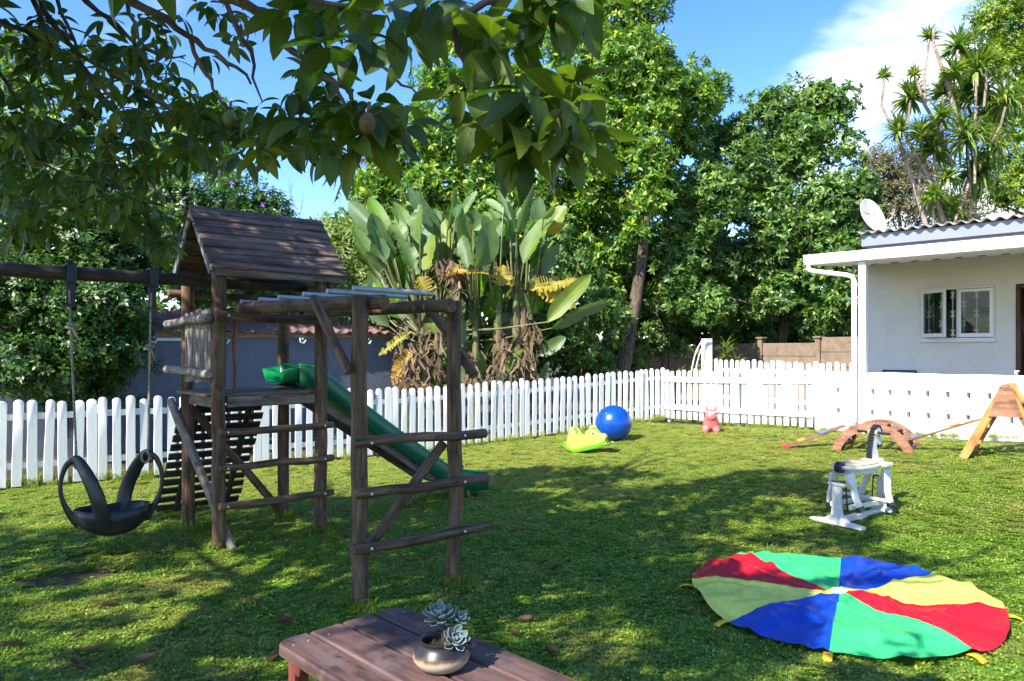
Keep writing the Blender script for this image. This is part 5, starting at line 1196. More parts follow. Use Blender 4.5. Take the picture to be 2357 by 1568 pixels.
bG = [(40, 500, 10.4, 100), (150, 520, 10.5, 105), (265, 545, 10.6, 100), (60, 670, 10.1, 110), (190, 680, 10.2, 110), (295, 700, 10.4, 88), (50, 820, 9.9, 95), (165, 830, 10.1, 95), (280, 820, 10.5, 75), (330, 770, 10.8, 36), (-70, 650, 9.8, 120), (330, 590, 10.8, 60), (10, 400, 10.8, 80), (120, 420, 10.8, 80), (240, 440, 11, 80), (20, 600, 11.3, 110), (130, 610, 11.4, 110), (240, 630, 11.5, 100), (90, 740, 11.3, 110), (230, 750, 11.4, 90), (0, 860, 11, 90), (330, 660, 11.6, 60), (110, 880, 11, 80), (230, 870, 11.2, 70)]
TG = tree('flowering_shrub', 'dark green hedge shrub behind the picket fence and tyre swing', 'shrub', [(150, 960, 10.4), (155, 800, 10.4), (160, 650, 10.4), (170, 500, 10.5)], bG, M['leaf4'], W4, 165, (.85, 1.3), tr=(.05, .025), bark='barkdark'); flowers(TG, bG[:5] + bG[11:], 12, None)
tree('broadleaf_tree', 'distant sunlit tree glimpsed through the overhanging branches at upper left', 'tree', [(250, 700, 16), (250, 500, 16), (240, 300, 16)],
     [(50, 170, 16, 78), (120, 240, 16, 85), (40, 320, 15.5, 100), (200, 350, 15.5, 95), (465, 270, 16.5, 66), (430, 350, 16, 90), (320, 380, 15.5, 95), (510, 350, 16.5, 40), (130, 400, 15.5, 80), (20, 100, 16.5, 50), (500, 250, 16.5, 36)], M['leaf1'], W1, 26, (.6, .9), tr=(.12, .05))
tree('acacia_tree', 'thin brownish fine leaved tree far behind the satellite dish', 'tree', [(2080, 700, 25), (2075, 550, 25), (2060, 420, 25)],
     [(2060, 395, 25, 52), (2000, 385, 25, 40), (2100, 460, 25, 62), (2030, 465, 25, 55), (1975, 430, 25, 40), (2120, 390, 25, 40), (2180, 500, 25, 60)], M['leaf6'], W6, 50, (1.5, 2.6), tr=(.1, .04), bark='barkdark')
tree('broadleaf_tree', 'tall yellow green small leaved tree at the top right corner', 'tree', [(2380, 800, 19), (2370, 500, 19), (2360, 200, 19)],
     [(2300, 70, 19, 85), (2360, 30, 19, 80), (2350, 170, 18.5, 95), (2290, 150, 19, 45), (2385, 310, 18.5, 100), (2330, 400, 18.5, 70), (2400, 470, 18, 95), (2290, 470, 19, 50), (2245, 60, 19.5, 34), (2420, 120, 19, 90)], M['leaf5'], W5, 44, (.8, 1.2), tr=(.14, .05))
tree('leafy_shrub', 'low dark shrub with bare twigs beside the white pole', 'shrub', [(1520, 870, 17), (1525, 820, 17), (1530, 760, 17)],
     [(1520, 770, 17.3, 52), (1480, 800, 17.5, 45), (1560, 800, 17.3, 30), (1740, 760, 18.5, 45), (1660, 740, 18.5, 50), (1490, 720, 18, 50)], M['leaf2'], W2, 24, (.5, .9), tr=(.03, .02), bark='barkdark', twigs=6)
tree('leafy_shrub', 'low green plants growing along the foot of the grey wall', 'shrub', [(330, 960, 10.9), (330, 930, 10.9), (335, 910, 10.9)],
     [(330, 945, 10.9, 30), (420, 1000, 10.6, 24), (520, 1010, 11.0, 22), (640, 1000, 11.6, 20), (770, 990, 12.2, 22), (900, 960, 12.8, 25)], M['leaf4'], W4, 90, (.7, 1.0), tr=(.012, .008), bark='barkdark', twigs=0)
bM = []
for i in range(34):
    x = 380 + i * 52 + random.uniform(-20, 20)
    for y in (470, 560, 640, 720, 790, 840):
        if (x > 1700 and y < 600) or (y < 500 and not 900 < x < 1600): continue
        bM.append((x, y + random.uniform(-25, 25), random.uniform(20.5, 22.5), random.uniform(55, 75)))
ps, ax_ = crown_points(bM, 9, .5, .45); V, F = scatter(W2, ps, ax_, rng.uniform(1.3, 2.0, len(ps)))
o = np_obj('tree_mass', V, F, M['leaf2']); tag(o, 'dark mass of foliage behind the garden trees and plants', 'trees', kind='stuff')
# tall seeding grass stalks against the sky
for (x, n_, lab) in ((628, 6, 'thin dry grass stalks against the sky just right of the flowering shrub'), (690, 5, 'thin dry grass stalks against the sky above the tower roof end')):
    b = P(x, 560, 14.2); E = thing('grass_stalks', lab, 'grass', b)
    for k in range(n_):
        mb = MB(); dx_ = random.uniform(-.22, .22); h = random.uniform(.8, 1.25); mb.tube([(dx_, 0, 0), (dx_ + random.uniform(-.04, .04), 0, h * .5), (dx_ + random.uniform(-.08, .08), 0, h)], [.004, .003, .002], 4)
        for q in range(10): z = h * random.uniform(.45, .95); s_ = random.choice((-1, 1)); mb.add([(dx_, 0, z), (dx_ + s_ * .03, 0, z + .035), (dx_ + s_ * .012, .004, z + .03)], [(0, 1, 2)])
        mb.build('stalk', M['leaf6'], E)

# ------------------------------------------------------------------ strap leaved plants (dragon trees)
def strap_tpl(n, L, w, el0, el1, droop, seed):
    r_ = np.random.default_rng(seed); V = []; F = []; o = 0
    for i in range(n):
        l = L * r_.uniform(.75, 1.1); el = R(r_.uniform(el0, el1)); az = r_.uniform(0, 6.28); dr = droop * r_.uniform(.5, 1.4); ps = []
        p = np.array([0., 0, 0]); a = el
        for k in range(5):
            ww = w * (1 - (k / 4) ** 2 * .96) * (.7 if k == 0 else 1); ps += [p + np.array([0, ww / 2, .15 * ww]), p + np.array([0, -ww / 2, .15 * ww])]
            p = p + l / 4 * np.array([math.cos(a), 0, math.sin(a)]); a -= dr / 4
        v = np.array(ps); c, s = math.cos(az), math.sin(az); v = v @ np.array([[c, s, 0], [-s, c, 0], [0, 0, 1]])
        f = np.array([(2 * k, 2 * k + 1, 2 * k + 3, 2 * k + 2) for k in range(4)]); V.append(v); F.append(f + o); o += len(v)
    return np.concatenate(V), np.concatenate(F)
M['strapleaf'] = leafmat('strap_leaf', [(0, (.07, .15, .035)), (.5, (.14, .23, .05)), (.85, (.24, .31, .06)), (1, (.42, .38, .10))], .42, .28, clump=2)
M['palebark'] = wood('ringed_pale_bark', (.18, .13, .10), (.32, .25, .20), (.44, .37, .31), 14, 6, .9)
zD = 14.6
def ZP(x, y, z=zD): return P(1841.6 + x * .3525, y * .3525, z)
base = ZP(900, 1700); DT = thing('dragon_tree', 'clump of spiky dragon trees with thin pale stems behind the house roof', 'dragon tree', (base.x, base.y, 1.0))
bl_ = Vector((base.x, base.y, 1.0))
heads = [(550, 495, 62, 0), (750, 480, 68, 0), (842, 235, 70, 0), (720, 640, 115, .4), (650, 860, 115, .5), (1030, 310, 115, .4), (1150, 470, 145, .6), (790, 890, 105, .5), (870, 990, 135, .8), (1070, 640, 165, .9), (1340, 670, 155, 1.0), (1090, 900, 175, 1.0), (1150, 1120, 185, 1.8), (930, 610, 85, .3), (965, 1380, 125, .9), (920, 780, 105, .6), (870, 1290, 95, .8), (960, 1170, 95, .8), (1210, 420, 115, .6), (1240, 760, 150, 1.1), (1180, 640, 130, .9), (1000, 480, 95, .6), (1250, 960, 150, 1.4)]
for k, (x, y, r_, dr) in enumerate(heads):
    z = zD + random.uniform(-.5, .5) + (.4 if x > 1000 else 0); L_ = r_ * .3525 / FPX * z * 1.32; v, f = strap_tpl(44 + int(r_ * .6), L_ * (1.0 if r_ < 80 else 1.12), .034 if r_ < 80 else .066, (-10 if dr < 1.2 else -60), 88, .5 + dr * 1.25, 200 + k)
    o = np_obj('leaf_rosette', v, f, M['strapleaf'], DT); o.location = ZP(x, y + r_ * .12, z) - bl_; o.rotation_euler = (random.uniform(-.25, .1), random.uniform(-.2, .2), 0)
stems = [[(845, 1560), (760, 1260), (690, 1060), (650, 930), (600, 830), (530, 690), (552, 510)], [(950, 1480), (830, 1150), (740, 990), (690, 880), (720, 660)], [(1000, 1100), (920, 900), (870, 780), (810, 680), (752, 500)], [(820, 700), (810, 500), (842, 260)], [(1060, 900), (970, 590), (920, 430), (868, 280), (872, 185)], [(975, 585), (1030, 330)], [(1110, 1600), (1112, 1440), (1105, 1250), (1090, 950), (1075, 700)], [(1140, 1200), (1145, 700), (1150, 500)], [(1250, 930), (1310, 820), (1340, 700)], [(870, 1600), (868, 1400), (870, 1300)], [(880, 1200), (875, 1000)], [(1000, 1470), (1060, 1320), (1100, 1200)], [(770, 1250), (790, 1060), (792, 900)], [(930, 900), (935, 760), (930, 630)], [(1200, 700), (1215, 540), (1210, 440)]]
for s_ in stems:
    mb = MB(); m = len(s_); mb.tube([ZP(x, y) - bl_ for x, y in s_], [.05 - .028 * i / (m - 1) if m > 3 else .026 for i in range(m)], 8, True, .07); mb.build('stem', M['palebark'] if s_[0][0] != 1110 else M['barkdark'], DT, 60)
DR2 = [('dracaena', 'spiky leaved plant just right of the white pole behind the fence', (1672, 800, 16.2), .42), ('dracaena', 'spiky leaved plant left of the white pole behind the fence', (1600, 820, 16.2), .36), ('dracaena', 'small spiky plant at the foot of the bare leaning tree trunk', (1478, 845, 16.0), .26)]
for k, (nm, lab, p, L_) in enumerate(DR2):
    b = P(*p); E = thing(nm, lab, 'plant', (b.x, b.y, .25)); mb = MB(); mb.tube([(0, 0, -.05), (.02, 0, b.z - .25)], .02, 6); mb.build('stem', M['barkdark'], E)
    for q in range(3):
        v, f = strap_tpl(26, L_ * random.uniform(.75, 1.1), .045, -5, 80, 1.0, 300 + k * 5 + q); o = np_obj('leaf_rosette', v, f, M['strapleaf'], E); o.location = (random.uniform(-.2, .2) * q, random.uniform(-.1, .1), b.z - .25 - .22 * q)
# a palm frond tip showing behind the overhanging branch
b = P(800, 560, 20); E = thing('palm_tree', 'drooping palm frond seen between the hanging leaves and the bright tree', 'palm', b)
mb = MB(); mb.tube([(.3, .3, -2), (.35, .3, 0), (.4, .3, 1.6), (.2, .1, 2.3)], [.12, .12, .1, .05], 8); mb.build('trunk', M['barkdark'], E)
for (ex, ez) in ((-.55, 1.75), (-.25, 1.3), (-.65, 2.35), (.9, 2.0)):
    mb = MB(); a = Vector((.2, .1, 2.3)); e = Vector((ex, -.1, ez)); md_ = (a + e) / 2 + Vector((0, 0, .35)); pts = [a * (1 - t) ** 2 + md_ * 2 * t * (1 - t) + e * t * t for t in [i / 12 for i in range(13)]]; mb.tube(pts, .012, 5)
    for i in range(2, 13):
        for s_ in (-1, 1): p = pts[i]; q = p + Vector((s_ * .10, s_ * .1, -.30)); mb.add([p, p + Vector((.02, 0, -.1)), q], [(0, 1, 2)])
    mb.build('frond', M['leaf6'], E)

# ------------------------------------------------------------------ giant bird of paradise clump
M['sgreen'] = leafmat('paddle_leaf_green', [(0, (.055, .130, .030)), (.5, (.115, .195, .035)), (1, (.20, .255, .045))], .38, .26, clump=3, vein=True, obj_random=True, back=(.105, .175, .065))
M['sgrey'] = leafmat('paddle_leaf_glaucous', [(0, (.075, .150, .055)), (.5, (.115, .20, .065)), (1, (.17, .25, .085))], .5, .22, clump=3, vein=True, obj_random=True)
M['sbright'] = leafmat('paddle_leaf_bright', [(0, (.10, .24, .02)), (1, (.16, .30, .03))], .4, .4, clump=3, vein=True, obj_random=True)
M['syellow'] = leafmat('paddle_leaf_yellow', [(0, (.24, .24, .03)), (.5, (.36, .29, .04)), (1, (.42, .22, .03))], .5, .3, clump=6, vein=True, obj_random=True, tcol=(.55, .42, .05))
M['sdead'] = leafmat('dead_paddle_leaf', [(0, (.075, .05, .032)), (.5, (.16, .11, .07)), (1, (.28, .205, .14))], .85, .12, clump=5, spec=.1, tcol=(.5, .35, .2))
M['petiole'] = wood('petiole', (.06, .075, .025), (.125, .135, .05), (.20, .165, .08), 3, 20, .5)
zS = 13.5
def SPt(x, y, z=zS): return P(798 + x * .3132, 399 + y * .3132, z)
sb = SPt(1000, 1600); sb.z = .15
ST = thing('bird_of_paradise', 'giant banana-like clump with upright paddle leaves behind the picket fence', 'plant', sb)
def paddle(a, b, w, mat, tear=0.0, nrm=Vector((0, -1, .25)), sag=.08, name='leaf', fold=.45, twist=0.0):
    """one long paddle leaf: folded along the rib, twisting, its edge split between the side veins"""
    a = Vector(a); b = Vector(b); d = b - a; L_ = d.length; dn = d.normalized(); side = d.cross(nrm)
    if side.length < 1e-4: side = Vector((1, 0, 0))
    side.normalize(); up = side.cross(dn); n = 18 if tear < .35 else 40; mb = MB(); vs = []; gs = []; fs = []; m = 7; cur = random.uniform(-.07, .07); tw0 = random.uniform(-.5, .5) + twist; tw1 = random.uniform(-.6, .6)
    offs = (-1, -.66, -.33, 0, .33, .66, 1); jl = jr = 1.0; ripl = [random.uniform(-1, 1) for _ in range(n + 2)]
    for i in range(n + 1):
        t = i / n; wt = w * .5 * (.10 + .90 * math.sin(min(1, t / .30) * math.pi / 2) ** 1.1) * (1 if t < .5 else max(.03, 1 - ((t - .5) / .5) ** 2.6) ** .7)
        an = tw0 + tw1 * t; S = side * math.cos(an) + up * math.sin(an); U = up * math.cos(an) - side * math.sin(an)
        c = a + d * t - up * (sag * L_ * t * t) + side * (cur * L_ * math.sin(t * 3.1))
        if random.random() < .3: jl = 1 - min(tear, .3) * random.random()
        if random.random() < .3: jr = 1 - min(tear, .3) * random.random()
        fl = fold * (1 - .5 * t)
        for s_ in offs:
            j = jl if s_ < 0 else jr; r_ = ripl[i] * .05 * wt * abs(s_) ** 2 * (1 + 4 * tear)
            vs.append(c + S * (s_ * wt * j) + U * (fl * abs(s_) ** 1.3 * wt + r_)); gs.append((L_ * t * 10, s_, 0))
    for i in range(n):
        cutl = random.random() < tear * .55; cutr = random.random() < tear * .55
        for k in range(m - 1):
            if (cutl and k < (2 if tear > .4 else 1)) or (cutr and k > (3 if tear > .4 else 4)): continue
            fs.append((i * m + k, i * m + k + 1, (i + 1) * m + k + 1, (i + 1) * m + k))
    mb.v = [tuple(v) for v in vs]; mb.f = fs; mb.g = gs; return mb.build(name, mat, ST, 180 if tear < .35 else None)
SL = [(690, 470, 480, 150, 100, 'sgrey'), (540, 520, 530, 258, 130, 'sgreen'), (740, 420, 790, 145, 88, 'sgrey'), (600, 745, 640, 450, 165, 'sgreen'), (840, 650, 850, 330, 150, 'sgreen'), (745, 640, 715, 365, 115, 'sgreen'), (950, 700, 1040, 400, 155, 'sgreen'), (1240, 650, 1100, 280, 105, 'sgrey'), (1300, 665, 1500, 320, 150, 'sgreen'), (1250, 450, 1370, 130, 85, 'sgrey'), (1200, 350, 1125, 145, 78, 'sgrey'), (1350, 790, 1540, 550, 85, 'sgreen'), (290, 640, 195, 390, 110, 'sgrey'), (490, 710, 390, 505, 115, 'sgreen'), (965, 915, 985, 690, 185, 'sbright'), (1470, 1095, 1755, 775, 105, 'sgreen'), (1505, 1140, 1895, 970, 95, 'sgreen'), (1415, 1335, 1585, 1220, 100, 'sgreen'), (1165, 1510, 1285, 1300, 125, 'sbright'), (860, 1030, 715, 825, 125, 'sgreen'), (850, 1270, 820, 1000, 65, 'sgreen'), (725, 1185, 615, 1050, 110, 'sgreen'), (1475, 440, 1580, 370, 70, 'syellow'), (430, 500, 325, 395, 130, 'sgreen'), (960, 560, 880, 420, 95, 'sgrey'), (1170, 610, 1065, 410, 125, 'sgreen'), (850, 310, 945, 150, 66, 'sgrey'), (650, 380, 640, 268, 80, 'sgrey'), (450, 410, 345, 295, 62, 'sgrey'), (1445, 335, 1520, 255, 62, 'sgreen'), (1150, 300, 1040, 195, 62, 'sgrey'), (1430, 640, 1480, 490, 75, 'sgreen'), (340, 640, 250, 420, 90, 'sgrey'), (800, 330, 830, 225, 65, 'sgrey'), (560, 740, 480, 600, 110, 'sgreen'), (1040, 720, 980, 560, 110, 'sgreen'), (1250, 420, 1190, 230, 80, 'sgrey'), (1080, 450, 1010, 330, 75, 'sgrey'), (930, 420, 1040, 325, 70, 'sgrey'), (1330, 480, 1400, 330, 90, 'sgreen'), (890, 700, 860, 480, 120, 'sgreen'), (300, 700, 150, 600, 70, 'sgreen'), (1120, 1540, 1060, 1420, 80, 'sgreen'), (1250, 1520, 1330, 1390, 80, 'sgreen'), (860, 1560, 880, 1400, 80, 'sgreen'), (1000, 1500, 980, 1330, 70, 'sgreen'), (1400, 1560, 1470, 1400, 70, 'sgreen')]
for i in range(80):
    x = random.uniform(230, 1440); y = random.uniform(430, 1180); SL.append((x, y, x + random.uniform(-150, 150) + (x - 850) * .12, y - random.uniform(170, 300), random.uniform(95, 150), random.choice(('sgreen', 'sgreen', 'sgreen', 'sbright'))))
for i in range(26):
    x = random.uniform(420, 1400); y = random.uniform(1020, 1480); SL.append((x, y, x + random.uniform(-200, 200), y - random.uniform(130, 260), random.uniform(80, 130), random.choice(('sgreen', 'sgreen', 'sbright'))))
roots = [(560, 1150), (940, 1000), (1110, 980), (1240, 880), (1330, 1000), (700, 1000)]
for k, (ax1, ay1, bx1, by1, w_, mt) in enumerate(SL):
    if mt == 'sgrey' and k % 2: mt = 'sgreen'
    z = zS + (random.uniform(-.7, .3) if k < 47 else random.uniform(.1, 1.1)); sc1 = .3132 / FPX * z; a = SPt(ax1, ay1, z) - sb; b = SPt(bx1, by1, z + random.uniform(-.35, .45)) - sb
    nr = Vector((random.uniform(-.9, .9), -1, random.uniform(-.1, .6))); paddle(a, a + (b - a) * 1.12, w_ * sc1 * 1.2, M[mt], .08 if random.random() < .7 else .25, nr, random.uniform(.0, .12))
    rt = min(roots, key=lambda q: abs(q[0] - ax1) + abs(q[1] - ay1) * .3 + (1e4 if q[1] < ay1 else 0)); st_ = SPt(rt[0] + random.uniform(-25, 25), max(rt[1], ay1 + 60) + random.uniform(0, 80), zS) - sb
    mb = MB(); mid = (st_ + a) / 2 + Vector(((a.x - st_.x) * .12, 0, -.03)); mb.tube([st_, mid, a, a + (b - a) * .06], [.03, .022, .015, .008], 6); mb.build('petiole', M['petiole'], ST, 60)
SY = [(1340, 850, 1700, 735, 130, .75), (1380, 845, 1700, 940, 120, .8), (700, 745, 1030, 690, 105, .7), (1120, 825, 1150, 680, 140, .5), (620, 920, 540, 760, 150, .4), (80, 905, 275, 855, 80, .5), (470, 1170, 215, 1300, 75, .5), (470, 1280, 320, 1545, 110, .6), (440, 1560, 590, 1540, 60, .6)]
for (ax1, ay1, bx1, by1, w_, te) in SY:
    z = zS - random.uniform(.1, .6); sc1 = .3132 / FPX * z; paddle(SPt(ax1, ay1, z) - sb, SPt(bx1, by1, z - .1) - sb, w_ * sc1 * 1.3, M['syellow'], min(te, .55), Vector((random.uniform(-.3, .3), -1, .9)), .22)
for (x0, y0, x1, y1, r_) in ((560, 1650, 560, 1000, .085), (700, 1650, 650, 1050, .07), (940, 1650, 955, 900, .08), (1110, 1650, 1115, 860, .095), (1250, 1650, 1245, 760, .09), (1340, 1650, 1290, 850, .07), (450, 1650, 400, 1150, .06)):
    mb = MB(); a = SPt(x0, y0) - sb; b = SPt(x1, y1) - sb; a.z = -.1; mb.tube([a, a * .66 + b * .34 + Vector((random.uniform(-.05, .05), 0, 0)), a * .33 + b * .67, b], [r_ * 1.15, r_, r_ * .9, r_ * .6], 9, True, .12); mb.build('stem', M['sdead'] if random.random() < .3 else M['petiole'], ST, 60)
mb = MB()
for i in range(620):
    zone = random.choice([(430, 720, 1060, 1620), (430, 700, 1150, 1620), (1080, 1190, 1150, 1420), (1210, 1420, 1050, 1420), (880, 990, 1300, 1560), (1030, 1400, 1350, 1600), (330, 560, 1250, 1600), (760, 830, 700, 850), (650, 790, 620, 700)])
    x = random.uniform(zone[0], zone[1]); y = random.uniform(zone[2], zone[3]); z = zS - random.uniform(-.3, .65); p = SPt(x, y, z) - sb; l = random.uniform(.12, .42); w_ = random.uniform(.008, .035)
    d1 = Vector((random.gauss(0, .45), random.gauss(0, .2), -1)).normalized() * l * .5; d2 = (d1 + Vector((random.gauss(0, .35) * l, random.gauss(0, .25) * l, random.gauss(0, .2) * l))); sd_ = Vector((1, random.uniform(-.6, .6), random.uniform(-.5, .5))) * w_
    if p.z + 2 * d1.z < -.1: continue
    o = len(mb.v); mb.v += [tuple(p - sd_ * .5), tuple(p + sd_ * .5), tuple(p + d1 - sd_), tuple(p + d1 + sd_), tuple(p + d1 + d2 - sd_ * .2), tuple(p + d1 + d2 + sd_ * .2)]; mb.g += [(0, 0, 0)] * 6; mb.f += [(o, o + 1, o + 3, o + 2), (o + 2, o + 3, o + 5, o + 4)]
dl = mb.build('dead_leaf_skirt', M['sdead'], ST); tag(dl, kind='stuff')

# ------------------------------------------------------------------ overhanging tree above the camera
OT_BASE = Vector((-4.7, .9, 0))
OT = thing('overhanging_tree', 'shade tree whose dark leafy branches hang into the top of the picture', 'tree', OT_BASE)
M['oleaf'] = leafmat('big_leathery_leaf', [(0, (.034, .074, .014)), (.45, (.062, .112, .018)), (.85, (.115, .160, .022)), (.97, (.13, .17, .02)), (1, (.34, .24, .03))], .36, .36, clump=3, spec=.5)
M['oleafp'] = leafmat('big_leathery_leaf_single', [(0, (.034, .074, .014)), (.45, (.062, .112, .018)), (.88, (.115, .160, .022)), (1, (.15, .18, .02))], .36, .36, clump=3, spec=.5, vein=True, obj_random=True)
def palmate(seed, n=6, L=.155, wk=.34):
    """fingered leaf: leaflets hang from one point; each leaflet a curved blade with a rib"""
    rr = random.Random(seed); mb = MB()
    for i in range(n):
        l = L * rr.uniform(.72, 1.08); w = l * wk * rr.uniform(.9, 1.12); az = 2 * math.pi * i / n + rr.uniform(-.35, .35); el = R(rr.uniform(-62, 12)); curl = rr.uniform(.3, 1.3); tw = rr.uniform(-.5, .5)
        Mr = Matrix.Rotation(az, 4, 'Z') @ Matrix.Rotation(-el, 4, 'Y') @ Matrix.Rotation(tw, 4, 'X'); vs = []; gs = []; p = Vector((.018, 0, 0)); a = 0; ns = 6
        for k in range(ns + 1):
            t = k / ns; ww = w * .5 * (math.sin(math.pi * t ** .8) ** .85 if 0 < t < 1 else .02) ; up = Vector((math.sin(a), 0, math.cos(a)))
            for s_ in (-1, 0, 1): vs.append(Mr @ (p + Vector((0, s_ * ww, 0)) + up * (abs(s_) * ww * .22))); gs.append((t * 10, s_ * 1.0, 0))
            p = p + Vector((math.cos(a), 0, -math.sin(a))) * (l / ns); a += curl / ns
        o = len(mb.v); mb.v += [tuple(v) for v in vs]; mb.g += gs
        for k in range(ns):
            for q in range(2): mb.f.append((o + k * 3 + q, o + k * 3 + q + 1, o + (k + 1) * 3 + q + 1, o + (k + 1) * 3 + q))
    return mb
PAL = [palmate(k, 5 + k % 3) for k in range(7)]
PME = []
for q in PAL: m_ = q.mesh('leaf', M['oleafp'], 180); PME.append(m_)
PNEAR = [palmate(50 + k, 5 + k % 2, .168, .43).mesh('leaf', M['oleafp'], 180) for k in range(6)]
PTPL = [(np.array(q.v), np.array(q.f)) for q in PAL]
# (x0,x1,y0,y1, z0,z1, count, hang): where the photograph shows the leaves
REG = [(0, 400, 90, 330, 3.0, 4.6, 80, .4), (0, 380, 300, 480, 3.0, 4.4, 66, .5), (0, 330, 450, 520, 3.2, 4.2, 22, .6), (20, 200, 500, 560, 3.4, 4.0, 10, .8), (300, 400, 480, 585, 3.5, 3.9, 15, .9), (400, 560, 240, 370, 2.8, 4.0, 38, .6), (380, 560, 170, 290, 3.0, 4.0, 14, .5), (560, 790, 250, 370, 2.5, 3.2, 38, .7), (640, 790, 100, 260, 2.5, 3.0, 14, .5), (200, 560, 0, 130, 3.0, 4.2, 16, .3), (560, 900, -20, 60, 2.0, 2.6, 9, .3), (700, 980, 210, 350, 2.3, 2.7, 18, .8), (880, 1200, 0, 110, 1.45, 1.75, 10, .5), (1060, 1330, 160, 290, 1.45, 1.75, 10, .7), (1130, 1350, 280, 340, 1.4, 1.6, 6, 1.0), (1190, 1330, -30, 30, 1.4, 1.7, 5, .5), (770, 850, 60, 100, 1.5, 1.6, 2, .9), (0, 400, 70, 330, 3.4, 4.8, 40, .4), (0, 360, 330, 500, 3.4, 4.6, 30, .4), (0, 130, 20, 120, 3.2, 4.4, 10, .3)]
cand = []
for (x0, x1, y0, y1, z0, z1, n, hang) in REG:
    for i in range(n):
        for _ in range(20):
            x = random.uniform(x0, x1); y = random.uniform(y0, y1)
            # keep open the windows of sky
            if (420 < x < 640 and 150 < y < 235 and random.random() < .8) or (600 < x < 700 and 60 < y < 190) or (870 < x < 985 and 100 < y < 190) or (640 < x < 700 and y > 330): continue
            break
        z = random.uniform(z0, z1); cand.append((P(x, y, z), z, hang))
cand.sort(key=lambda q: q[1])
big = cand[:300]; rest = cand[300:]
for (p, z, hang) in big:
    o = link(bpy.data.objects.new('leaf', random.choice(PME if z > 2.45 else PNEAR)), OT); o.location = p - OT_BASE; s_ = random.uniform(.75, 1.12) * (.78 if z > 3.2 else .70 if z > 2.45 else .98 if z > 1.8 else .80); o.scale = (s_, s_, s_)
    o.rotation_euler = (random.gauss(0, .35) - .15, random.gauss(0, .35), random.uniform(0, 6.28))
# the crown above and behind the camera: it throws the dappled shade over the lawn
SH_POLY = [(-60, 1190), (200, 1185), (420, 1180), (900, 1140), (1060, 1092), (1240, 1075), (1350, 1075), (1450, 1077), (1530, 1092), (1570, 1120), (1640, 1100), (1720, 1085), (1850, 1080), (1930, 1105), (2000, 1150), (2070, 1205), (2090, 1240), (1990, 1250), (2090, 1275), (2195, 1290), (2190, 1305), (2040, 1300), (1960, 1290), (1850, 1268), (1760, 1250), (1700, 1290), (1740, 1310), (1640, 1300), (1790, 1335), (1850, 1365), (1855, 1430), (1840, 1490), (1800, 1530), (1790, 1580), (1760, 1660), (-60, 1660)]
def in_poly(x, y, poly):
    c = False; n = len(poly); j = n - 1
    for i in range(n):
        xi, yi = poly[i]; xj, yj = poly[j]
        if (yi > y) != (yj > y) and x < (xj - xi) * (y - yi) / (yj - yi) + xi: c = not c
        j = i
    return c
def to_px(p): return (1178.5 + p.x / p.y * FPX, 805 - (p.z - CAM_H) / p.y * FPX)
def in_view(p, m=0): 
    if p.y < .25: return False
    x, y = to_px(p); return -30 - m < x < 2390 + m and -25 - m < y < 1590 + m
shade_pos = []; tries = 0
# photo spots where the turf is in sun although the crown hangs over it
GAPS = [(330, 1330, 120, 22), (620, 1300, 110, 24), (720, 1345, 90, 22), (120, 1205, 130, 16), (200, 1400, 120, 20), (420, 1400, 150, 20), (250, 1470, 150, 22), (520, 1440, 150, 20), (300, 1540, 190, 22), (640, 1530, 120, 26), (760, 1480, 60, 18), (1490, 1240, 40, 10), (1290, 1130, 80, 10), (1480, 1110, 60, 12), (1370, 1165, 80, 10), (1280, 1180, 60, 8), (1340, 1500, 60, 18), (1500, 1480, 70, 14), (1620, 1330, 60, 14), (1750, 1210, 80, 16), (1800, 1150, 60, 10), (1660, 1240, 70, 10), (1100, 1250, 60, 12), (960, 1280, 60, 14), (1700, 1290, 40, 16), (1260, 1320, 40, 8), (1400, 1350, 40, 10), (1560, 1400, 40, 12), (1600, 1530, 50, 12), (60, 1290, 90, 14), (1890, 1200, 60, 10), (500, 1350, 60, 12), (900, 1350, 60, 14)]
while len(shade_pos) < 2900 and tries < 40000:
    tries += 1; gx, gy = random.uniform(-6, 5), random.uniform(2.9, 10.4); x, y = to_px(Vector((gx, gy, g(gx, gy))))
    if random.random() < .09: x, y = random.uniform(1590, 1840), random.uniform(1305, 1500)
    if not in_poly(x, y, SH_POLY): continue
    if any(((x - a) / c) ** 2 + ((y - b) / d) ** 2 < 1 for a, b, c, d in GAPS): continue
    G = GP(x, y); n_ = mnoise.noise((G.x * 1.6 + 4, G.y * 1.6, 1.7)) + .5 * mnoise.noise((G.x * 4, G.y * 4, 9.7))
    if n_ < -.42: continue
    H_ = random.uniform(3.9, 6.6); k = (H_ - G.z) / SUN.z; p = G + SUN * k
    if in_view(p, 90): 
        H_ = random.uniform(5.4, 7.6); p = G + SUN * ((H_ - G.z) / SUN.z)
        if in_view(p, 90): continue
    if (p - Vector((0, 0, CAM_H))).length < 1.5: continue
    shade_pos.append(p)
# leaves of the crown that stand between the sun and the hanging sprays
for (p0, z, hang) in cand:
    for _ in range(2 if z > 2.3 else 1):
        p = p0 + SUN * random.uniform(.5, 2.6) + Vector((random.gauss(0, .16), random.gauss(0, .16), random.gauss(0, .12)))
        if not in_view(p, 60) and (p - Vector((0, 0, CAM_H))).length > 1.5: shade_pos.append(p)
sp = np.array([tuple(p) for p in shade_pos] + [tuple(c[0]) for c in rest])
axs = np.tile(np.array([[0, 0, 1.]]), (len(sp), 1)) + rng.normal(0, .35, (len(sp), 3)); scl = rng.uniform(.85, 1.35, len(sp)); scl[len(shade_pos):] *= .68
V, F = scatter(PTPL, sp, axs, scl); o = np_obj('crown', V - np.array(OT_BASE), F, M['oleaf'], OT, True); tag(o, kind='stuff')
